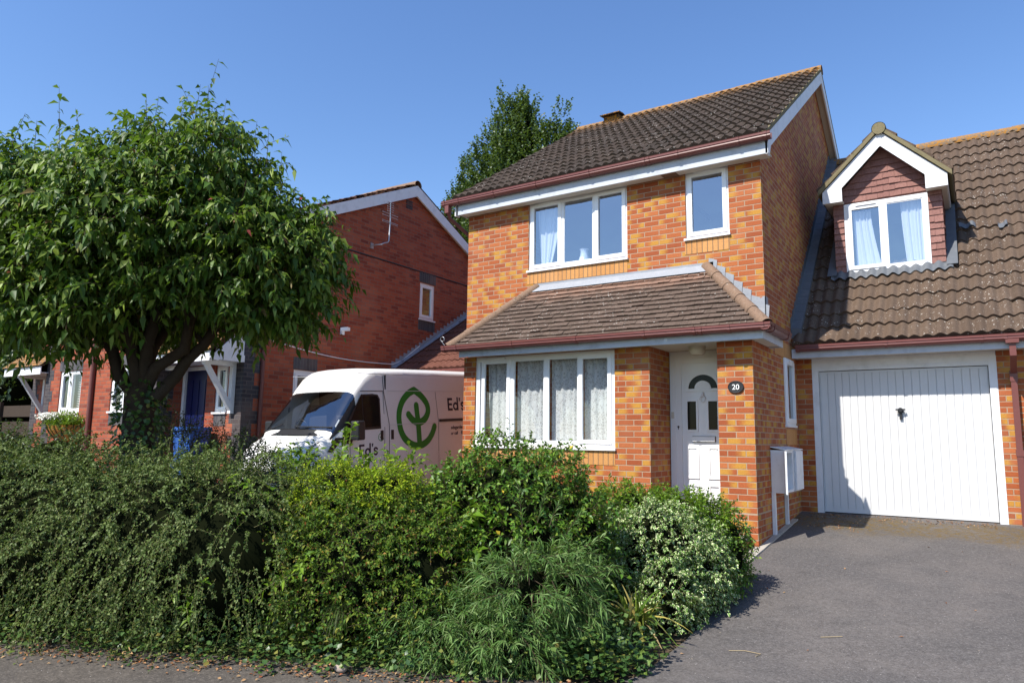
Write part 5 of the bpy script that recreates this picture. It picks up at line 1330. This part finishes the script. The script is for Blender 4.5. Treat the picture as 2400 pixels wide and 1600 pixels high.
P, Nr = ell_points(CE, 1300, .25, .7, 1.6, .2); k_ = low(P); P, Nr = P[k_], Nr[k_]
fm.sprigs(P, Nr + rng.normal(size=P.shape) * .8, 9, .40, .10, .05, 0, 1, droop=.3, angle=.95, hang=.5, up=.5, jit=.3, ldroop=.35, stem=.004)
tops = [(-4.74, -5.24, 4.05, .85, .05), (-4.62, -5.16, 3.95, .7, .10), (-4.95, -5.3, 4.0, .55, -.2), (-5.95, -6.1, 3.75, .7, -.05), (-6.3, -6.35, 3.75, .55, .0), (-5.25, -5.5, 3.95, .55, .05), (-4.25, -4.75, 3.55, .60, .1), (-4.05, -4.65, 3.35, .55, .2), (-3.85, -4.5, 3.05, .45, .35), (-3.72, -4.42, 2.85, .38, .45), (-4.4, -4.9, 3.75, .45, .05), (-5.6, -5.7, 3.9, .4, -.1), (-6.55, -6.5, 3.7, .6, -.1), (-5.0, -5.35, 4.05, .45, .1)]
tp = np.array(tops); tp[:, 2] += .10; K = len(tp)
for rep in range(2):
    D = np.stack([tp[:, 4] + rng.normal(0, .12, K), rng.normal(0, .12, K), np.ones(K)], 1)
    fm.sprigs(tp[:, :3] + rng.normal(0, .05 + .1 * rep, (K, 3)), D, 13, tp[:, 3] * (1 - .25 * rep), .10, .045, 0, 1, angle=1.0, hang=.5, up=.4, jit=.25, ldroop=.35, stem=.005)
fm.build('crown', ['lf_cherry', 'twig'], ct)
fm = FM(); n = 1500
th = rng.uniform(0, 2 * math.pi, n); zz = rng.uniform(-.6, 1.45, n); rr = .21 + .06 * rng.random(n)
P = np.stack([-5.57 + rr * np.cos(th), -5.18 + rr * np.sin(th), zz], 1); O = np.stack([np.cos(th), np.sin(th), 0 * th], 1)
fm.leaves(P, O * .6 + rng.normal(size=(n, 3)) * .4 + [0, 0, -.5], O + [0, 0, .4], .060 * rng.uniform(.6, 1.3, n), .052, 0, .1, .1)
fm.build('ivy', ['lf_ivy'], ct)

# ================================================================== POPLAR + BACKGROUND GREEN
pp = thing('poplar_tree', 'tall columnar poplar rising behind the gap between the two houses', 'tree', (-19.5, 22, -.2))
b = MB(); b.tube([(-19.5, 22, -.3), (-19.4, 22, 6), (-19.0, 22, 12), (-18.6, 22, 18)], [.5, .4, .25, .06], 8, cap=False)
b.tube([(-19.4, 22, 5), (-17.2, 21.8, 9), (-16.4, 21.7, 16)], [.3, .18, .05], 6, cap=False); b.build('trunk', 'bark', pp)
PC = [(x, 22 + dy, top - rz, rx, rx * .95, rz) for x, dy, top, rx, rz in ((-17.7, 0, 20.0, .75, 4.6), (-18.3, .2, 20.3, .85, 5.0), (-19.0, -.1, 19.9, .9, 5.0), (-19.9, .2, 19.0, .95, 5.0), (-20.9, 0, 17.6, .95, 4.8), (-21.8, .2, 16.7, .85, 4.4),
      (-22.5, 0, 15.7, .8, 4.2), (-23.3, -.1, 14.2, .75, 4.0), (-16.9, .1, 18.2, .8, 4.6), (-16.2, -.2, 17.8, .75, 4.2), (-15.5, 0, 18.4, .65, 4.0), (-15.0, .1, 17.4, .6, 3.6), (-18.4, -.5, 17.5, 1.2, 5.0), (-20.0, -.4, 15.0, 1.3, 5.0), (-16.8, -.4, 15.5, 1.2, 4.6), (-22.0, -.4, 13.0, 1.2, 4.0), (-23.6, 0, 11.5, .9, 3.6), (-19, .5, 13, 2.6, 5))]
fm = FM(); P, Nr = ell_points(PC, 8500, .75, 1.06, 1, .72, lump=.16)
D = Nr * [.55, .55, .2] + [0, 0, 1.1] + rng.normal(size=P.shape) * .25
fm.sprigs(P - unit(D) * .3, D, 9, .62, .16, .13, 0, 1, angle=.9, jit=.5, up=.3, quad=True, stem=0)
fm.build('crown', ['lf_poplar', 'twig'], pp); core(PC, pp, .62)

def shrub(name, label, cat, ells, mat, n, k, length, lL, lW, quad=False, droop=.2, angle=.9, hang=0., bias=(0, 0, .3), jit=.35, lo=.8, group=None, stemm='twig', stem=.003, sc=.76, up=.8, spread=.5, zmin=-.66, cut=.8, hi=1.05, ldroop=.2, inner=True, lump=.11):
    e0 = ells[0]; t = thing(name, label, cat, (e0[0], e0[1], -.68), group)
    fm = FM(); P, Nr = ell_points(ells, n, lo, hi, zmin, cut, lump=lump)
    D = Nr + rng.normal(size=P.shape) * spread + bias
    fm.sprigs(P - unit(D) * length * .45, D, k, length, lL, lW, 0, 1, droop=droop, angle=angle, hang=hang, up=up, jit=jit, quad=quad, stem=stem, ldroop=ldroop)
    fm.build('foliage', [mat, stemm], t)
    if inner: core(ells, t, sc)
    return t
# trees and hedge at the far left edge
for i, (x, y, z, rx, rz, lab) in enumerate(((-24.5, 1.5, 3.2, 3.0, 3.4, 'dark leafy tree past the end of the red brick house, beside the fence'), (-29.5, -.5, 3.6, 3.2, 3.6, 'dark leafy tree farther off past the fence at the left edge'))):
    t = thing('background_tree', lab, 'tree', (x, y, -.6), 'trees past the far end of the neighbouring house')
    b = MB(); b.tube([(x, y, -.6), (x, y, z)], [.2, .1], 8); b.build('trunk', 'bark', t)
    fm = FM(); E = [(x, y, z, rx, rx, rz), (x + 1, y - 1.2, z - 1.4, rx * .7, rx * .7, rz * .6), (x - 1, y - 1, z - 1.6, rx * .7, rx * .7, rz * .6)]
    P, Nr = ell_points(E, 1500, .6, 1.1, .2, .6); fm.sprigs(P, Nr + rng.normal(size=P.shape) * .5, 9, .7, .17, .09, 0, 1, quad=True, stem=0, jit=.5); fm.build('crown', ['lf_dark', 'twig'], t); core(E, t, .6)
fe = thing('wooden_fence', 'dark wooden fence beyond the clipped hedge at the left edge', 'fence', (-20.5, -1.4, -.4))
b = MB()
for k in range(3): b.box(-26, -16.6, -1.42, -1.39, [.25, .75, 1.22][k], [.62, 1.1, 1.5][k])
b.build('rail', 'fencewood', fe)
for k in range(5):
    b = MB(); b.box(-17.0 - k * 1.9, -16.9 - k * 1.9, -1.5, -1.421, -.4, 1.6); b.build('post', 'fencewood', fe)
shrub('clipped_hedge', 'clipped green hedge with a sunlit top beside the far end of the red house', 'hedge', [(-16.9 - k * .8, -3.0 - .1 * k, .2, .75, .6, .95) for k in range(6)], 'lf_dark', 1500, 9, .22, .05, .032, quad=True, stem=0)

# ================================================================== FRONT HEDGE AND SHRUBS
E1 = [(-7.0 + .47 * k, -7.55 + .19 * k, -.08 + .04 * math.sin(k * 1.9), .82 + .05 * math.sin(k * 2.3), .80, .80 + .04 * math.cos(k * 1.3)) for k in range(10)]
sh = thing('cotoneaster_shrub', 'broad grey-green cotoneaster with arching drooping sprays beside the pavement', 'shrub', (-4.1, -6.4, -.68))
fm = FM(); P, Nr = ell_points(E1, 3100, .85, 1.04, -.6, .84, lump=.12)
D = Nr * .7 + [.30, -.15, -.35] + rng.normal(size=P.shape) * .35
top = P[:, 2] > .35
D[top] = Nr[top] * .8 + rng.normal(size=(top.sum(), 3)) * .5 + [.2, -.1, .15]
fm.sprigs(P - unit(D) * .15, D, 32, .36, .022, .015, 0, 1, droop=.45, angle=1.05, jit=.35, up=.6, quad=True, stem=.0014)
P, Nr = ell_points(E1, 1400, .7, .95, -.6, .7); fm.sprigs(P, Nr + rng.normal(size=P.shape) * .8, 24, .26, .023, .015, 0, 1, angle=1.1, jit=.4, quad=True, stem=.0015)
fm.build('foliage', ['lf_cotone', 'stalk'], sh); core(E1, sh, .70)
shrub('pyracantha_shrub', 'yellow-green small-leaved pyracantha with reddish tips between cotoneaster and narrow-leaved bush', 'shrub',
      [(-1.85, -5.5, -.18, .62, .52, .62), (-1.35, -5.3, -.28, .5, .45, .55), (-2.25, -5.6, -.05, .45, .4, .45), (-1.55, -5.15, .05, .5, .4, .38)], 'lf_pyra', 2000, 18, .22, .030, .016, quad=True, stem=.0025, stemm='twig', sc=.72, lo=.72, spread=.7)
shrub('golden_shrub', 'bright yellow-green shrub top glowing above the pyracantha', 'shrub', [(-2.18, -5.36, .36, .34, .30, .27), (-1.80, -5.20, .36, .34, .30, .26), (-2.0, -5.5, .22, .25, .2, .22)], 'lf_gold', 900, 18, .20, .030, .013, quad=True, stem=.002, bias=(0, 0, .8), sc=.65)
shrub('nettle_clump', 'upright broad-leaved green clump standing between the hedge and the van', 'plant', [(-2.75, -4.75, .35, .28, .25, .48), (-2.2, -4.6, .3, .25, .25, .45), (-3.2, -4.95, .3, .25, .25, .42)], 'lf_bright', 130, 10, .34, .085, .042, bias=(0, 0, 1.6), hang=.1, jit=.25, stem=.004, stemm='stalk', sc=.5, lo=.5)
shrub('glossy_hedge_bush', 'rounded glossy-leaved green bush in front of the bay window', 'bush',
      [(-1.02, -4.45, .05, .66, .62, .84), (-1.42, -4.6, .0, .5, .5, .72), (-.72, -4.25, -.05, .42, .5, .70)], 'lf_dome', 2100, 10, .20, .044, .024, stem=.0028, bias=(0, 0, .55), sc=.74, lo=.8, spread=.6)
shrub('laurel_sapling', 'loose broad pale-green leaves between the rounded bush and the narrow-leaved bush', 'shrub', [(-1.28, -5.0, -.05, .38, .3, .40), (-.95, -4.95, .0, .25, .22, .30)], 'lf_bright', 90, 8, .24, .085, .048, stem=.004, sc=.5, lo=.5)
# narrow-leaved bush : long strap leaves radiating at the shoot ends
E2 = [(-.72, -5.22, -.44, .42, .38, .26), (-.36, -4.98, -.22, .42, .40, .34), (-.12, -4.80, -.18, .30, .32, .34), (-.90, -5.33, -.50, .30, .28, .18), (-.34, -5.2, -.46, .38, .34, .22)]
sh = thing('narrow_leaved_bush', 'feathery bush of narrow grey-green leaves in the foreground by the pavement', 'bush', (-.5, -5.1, -.68))
E2 = [(a - .20, b_ - .12, c, d_, e_, f_) for a, b_, c, d_, e_, f_ in E2]
fm = FM(); P, Nr = ell_points(E2, 700, .55, 1.1, -.62, .6, lump=.08)
D = Nr + [0.05, -.15, .25] + rng.normal(size=P.shape) * .4
fm.sprigs(P - unit(D) * .2, D, 26, .30, .085, .0085, 0, 1, droop=.2, angle=.72, jit=.16, up=.5, fold=.1, stem=.0035, t0=.25, ldroop=.25)
tips = np.array([(-.32, -4.85, .25), (-.25, -4.8, .22), (-.15, -4.75, .15), (-.42, -4.9, .2), (-.05, -4.7, .05), (.02, -4.78, -.05)]); 
tips += [-.17, -.11, 0]
fm.sprigs(tips, np.array([(.2, .1, 1), (.3, .1, .9), (.5, 0, .8), (-.1, 0, 1), (.7, 0, .6), (.9, -.1, .3)]), 34, .34, .075, .008, 0, 1, droop=.2, angle=.6, jit=.15, up=.5, fold=.1, stem=.0035)
fm.build('foliage', ['lf_narrow', 'twig'], sh); core(E2, sh, .5)
shrub('variegated_euonymus', 'cream-edged variegated euonymus bush beside the driveway', 'bush', [(-.16, -3.42, -.20, .46, .44, .52), (.0, -3.72, -.42, .26, .30, .32), (.10, -3.15, -.28, .28, .36, .44), (-.5, -3.5, -.25, .3, .35, .42)], 'lf_varie', 1500, 11, .15, .036, .024, stem=.0025, bias=(0, 0, .35), sc=.78, lo=.82, spread=.6)
shrub('privet_bush', 'fresh green privet topping the variegated bush before the front door', 'bush', [(-.60, -3.02, .12, .48, .36, .30), (-.15, -2.85, .10, .42, .34, .28)], 'lf_bright', 1000, 14, .19, .034, .017, stem=.002, quad=True, bias=(0, 0, .9), sc=.7)
shrub('dark_privet_bush', 'dark green bush with yellow flecks at the driveway edge by the brick pillar', 'bush', [(.14, -2.62, -.18, .26, .34, .42), (.06, -2.95, -.3, .28, .36, .38), (.1, -2.2, -.4, .18, .25, .22)], 'lf_dome', 800, 10, .16, .034, .020, stem=.002, sc=.74)
# strap-leaved clump, grass tuft
sh = thing('strap_leaf_clump', 'yellowing strap-leaved clump flopping below the variegated bush', 'plant', (-.02, -4.2, -.68))
fm = FM(); n = 75; b0 = np.array([-.10, -4.16, -.58])
for k in range(n):
    d = unit(np.array([rng.normal(.05, .35), rng.normal(-.30, .30), 1.0])); Ln = rng.uniform(.34, .64); segs = 7; w_ = rng.uniform(.009, .018)
    dr = rng.uniform(.15, 1.25); base = b0 + rng.normal(0, .05, 3) * [1, 1, 0]; sd = unit(np.cross(d, rng.normal(size=3)))
    V = []
    for i in range(segs + 1):
        t = i / segs; c = base + d * Ln * t + np.array([d[0] * .5, d[1] * .5, -1.0]) * Ln * dr * t * t; c[2] = max(c[2], -.66)
        wd = w_ * (1 - t ** 2.2); V += [c + sd * wd, c - sd * wd]
    T = [];
    for i in range(segs): T += [[2 * i, 2 * i + 1, 2 * i + 3], [2 * i, 2 * i + 3, 2 * i + 2]]
    fm.add(np.array(V), np.array(T), 0)
fm.build('foliage', ['lf_strap'], sh)
def tuft(name, label, c, n, L, mat, w_=.0022, spread=.5, dr=.5):
    sh = thing(name, label, 'plant', tuple(c)); fm = FM(); c = np.array(c)
    for k in range(n):
        d = unit(np.array([rng.normal(.2, spread), rng.normal(-.3, spread), 1.0])); Ln = L * rng.uniform(.6, 1.2); sd = unit(np.cross(d, rng.normal(size=3)))
        V = []
        for i in range(5):
            t = i / 4; q = c + d * Ln * t + np.array([0, 0, -1.0]) * Ln * dr * t * t; wd = w_ * (1 - .8 * t); V += [q + sd * wd, q - sd * wd]
        T = []
        for i in range(4): T += [[2 * i, 2 * i + 1, 2 * i + 3], [2 * i, 2 * i + 3, 2 * i + 2]]
        fm.add(np.array(V), np.array(T), 0)
    fm.build('foliage', [mat], sh)
tuft('fine_grass_tuft', 'fine feathery green tuft poking from the variegated bush toward the driveway', (.20, -3.75, -.45), 170, .28, 'lf_grass', spread=.6, dr=.6)
tuft('fine_grass_tuft', 'dark wispy tuft in the shade below the pyracantha', (-1.55, -5.85, -.35), 110, .30, 'lf_grass', spread=.6, dr=1.0)
tuft('fine_grass_tuft', 'wispy dark tuft between the narrow-leaved bush and the strap-leaved clump', (-.18, -4.3, -.55), 150, .34, 'lf_grass', spread=.7, dr=.6)
# pinnate seedlings growing through the hedge
for (c, d, lab) in (((-2.55, -6.32, -.30), (.5, -.6, .3), 'bright pinnate seedling leaf pushing out low through the cotoneaster'), ((-2.45, -6.0, .35), (.4, -.5, .4), 'pinnate seedling leaf at the upper right of the cotoneaster'), ((-1.75, -6.0, -.15), (.1, -.8, .2), 'broad ivy-like spray hanging in the middle of the pyracantha')):
    sh = thing('ash_seedling', lab, 'plant', c); fm = FM()
    K = 5; P = np.array(c) + rng.normal(0, .07, (K, 3)); D = np.array(d) + rng.normal(0, .45, (K, 3))
    fm.sprigs(P, D, 11, .26, .062, .024, 0, 1, droop=.4, angle=1.2, jit=.15, up=1.2, stem=.003)
    fm.build('foliage', ['lf_bright', 'stalk'], sh)
# scrub behind the hedge, in front of the neighbouring house and van
shrub('berberis_bush', 'sparse dark-leaved berberis in front of the blue-black cornered porch', 'bush', [(-6.9, -3.9, .35, .7, .5, .75), (-6.1, -3.6, .3, .6, .5, .62), (-6.6, -4.3, .35, .55, .4, .66)], 'lf_berb', 620, 16, .42, .034, .020, quad=True, bias=(0, 0, .8), inner=False, lo=.25, stem=.004)
shrub('garden_shrub', 'dark leafy shrub behind the hedge left of the cherry trunk', 'shrub', [(-8.6, -5.4, .15, 1.0, .6, .75), (-9.9, -5.4, .1, .9, .6, .75), (-7.3, -5.2, .1, .8, .6, .70)], 'lf_dark', 900, 12, .34, .05, .026, quad=True, bias=(0, 0, .6), sc=.88)
shrub('garden_shrub', 'small-leaved twiggy shrub just before the bonnet of the van', 'shrub', [(-4.55, -4.35, .2, .55, .4, .56), (-3.9, -4.4, .16, .5, .4, .54), (-5.3, -4.3, .2, .5, .4, .53)], 'lf_dark', 420, 16, .36, .036, .022, quad=True, bias=(0, 0, .9), lo=.4, inner=False, stem=.0035)
# ivy along the pavement edge
fm = FM(); n = 6500
s = rng.uniform(-6.0, 2.6, n); o = -.62 + .72 * rng.random(n) ** .8 + .10 * np.sin(s * 5.1) * rng.random(n) + .06 * np.sin(s * 13)
x = H0.x + hd.x * s + hn.x * o; y = H0.y + hd.y * s + hn.y * o
h = np.clip((.22 - (o + .05) * .45), .015, .5) * rng.random(n)
P = np.stack([x, y, -.69 + h], 1)
keep = (x < np.array([edge_x(v) for v in y]) + .02)
P = P[keep]; n = len(P)
fm.leaves(P, rng.normal(size=(n, 3)) * [1, 1, .35] + [.1, -.5, .1], rng.normal(size=(n, 3)) * .35 + [0, -.25, 1], .040 * rng.uniform(.55, 1.35, n), .036, 0, .08, .1)
n2 = 2600
P = np.stack([rng.normal(-.15, .30, n2), rng.normal(-4.85, .30, n2), -.69 + np.abs(rng.normal(0, .10, n2))], 1)
k = P[:, 0] < np.array([edge_x(v) for v in P[:, 1]]) + .05; P = P[k]; n2 = len(P)
fm.leaves(P, rng.normal(size=(n2, 3)) * [1, 1, .4] + [.1, -.4, .1], rng.normal(size=(n2, 3)) * .4 + [0, -.2, 1], .045 * rng.uniform(.6, 1.3, n2), .04, 0, .08, .1)
iv = struct(fm.build('ivy_groundcover', ['lf_ivy']), 'stuff')
# leaf litter
fm = FM(); n = 1700
s = rng.uniform(-6, 2.2, n); o = rng.normal(.05, .11, n); x = H0.x + hd.x * s + hn.x * o; y = H0.y + hd.y * s + hn.y * o
P = np.stack([x, y, -.685 + .012 * rng.random(n)], 1)
xx = rng.uniform(.1, 2.4, 260); yy = 1.72 - np.abs(rng.normal(0, .18, 260)); P2 = np.stack([xx, yy, [zg(v) + .012 for v in yy]], 1)
xx = rng.uniform(.05, .9, 120); yy = rng.uniform(.6, 1.6, 120); P3 = np.stack([xx, yy, [zg(v) + .012 for v in yy]], 1)
xx = rng.uniform(.3, 3, 26); yy = rng.uniform(-4.4, .3, 26); P4 = np.stack([xx, yy, [zg(v) + .012 for v in yy]], 1)
P = np.concatenate([P, P2, P3, P4]); n = len(P)
fm.leaves(P, rng.normal(size=(n, 3)) * [1, 1, .15], rng.normal(size=(n, 3)) * .3 + [0, 0, 1], .034 * rng.uniform(.4, 1.3, n), .018, 0, .2, .1)
struct(fm.build('leaf_litter', ['lf_dead']), 'stuff')
fm = FM(); P = np.array([hp(-1.02, .02)]); P[:, 2] = -.672
fm.leaves(P, np.array([[.8, .3, .25]]), np.array([[-.2, -.6, .8]]), .10, .075, 0, .25, .25)
o = fm.build('fallen_leaf', ['lf_dead'], loc=tuple(P[0])); tag(o, 'large curled orange-brown leaf fallen at the hedge foot', 'fallen leaf')
b = MB(); c = hp(.62, .02); b.ball((c.x, c.y, -.66), .05, .035, .03); tag(b.build('pale_stone', 'stone', loc=(c.x, c.y, -.68)), 'pale pinkish stone lying among the litter below the pyracantha', 'stone')
for i, (x, y, pts, lab) in enumerate(((.62, -4.05, [(0, 0), (.10, .06), (.22, .05), (.20, -.02)], 'bent dry twig at the near edge of the driveway'), (1.15, -3.45, [(0, 0), (.08, .05), (.14, .09)], 'short straw-coloured twig farther up the driveway'))):
    b = MB(); b.tube([(x + a, y + c, zg(y + c) + .012) for a, c in pts], .003, 5); tag(b.build('fallen_twig', 'straw', loc=(x, y, zg(y))), lab, 'twig')
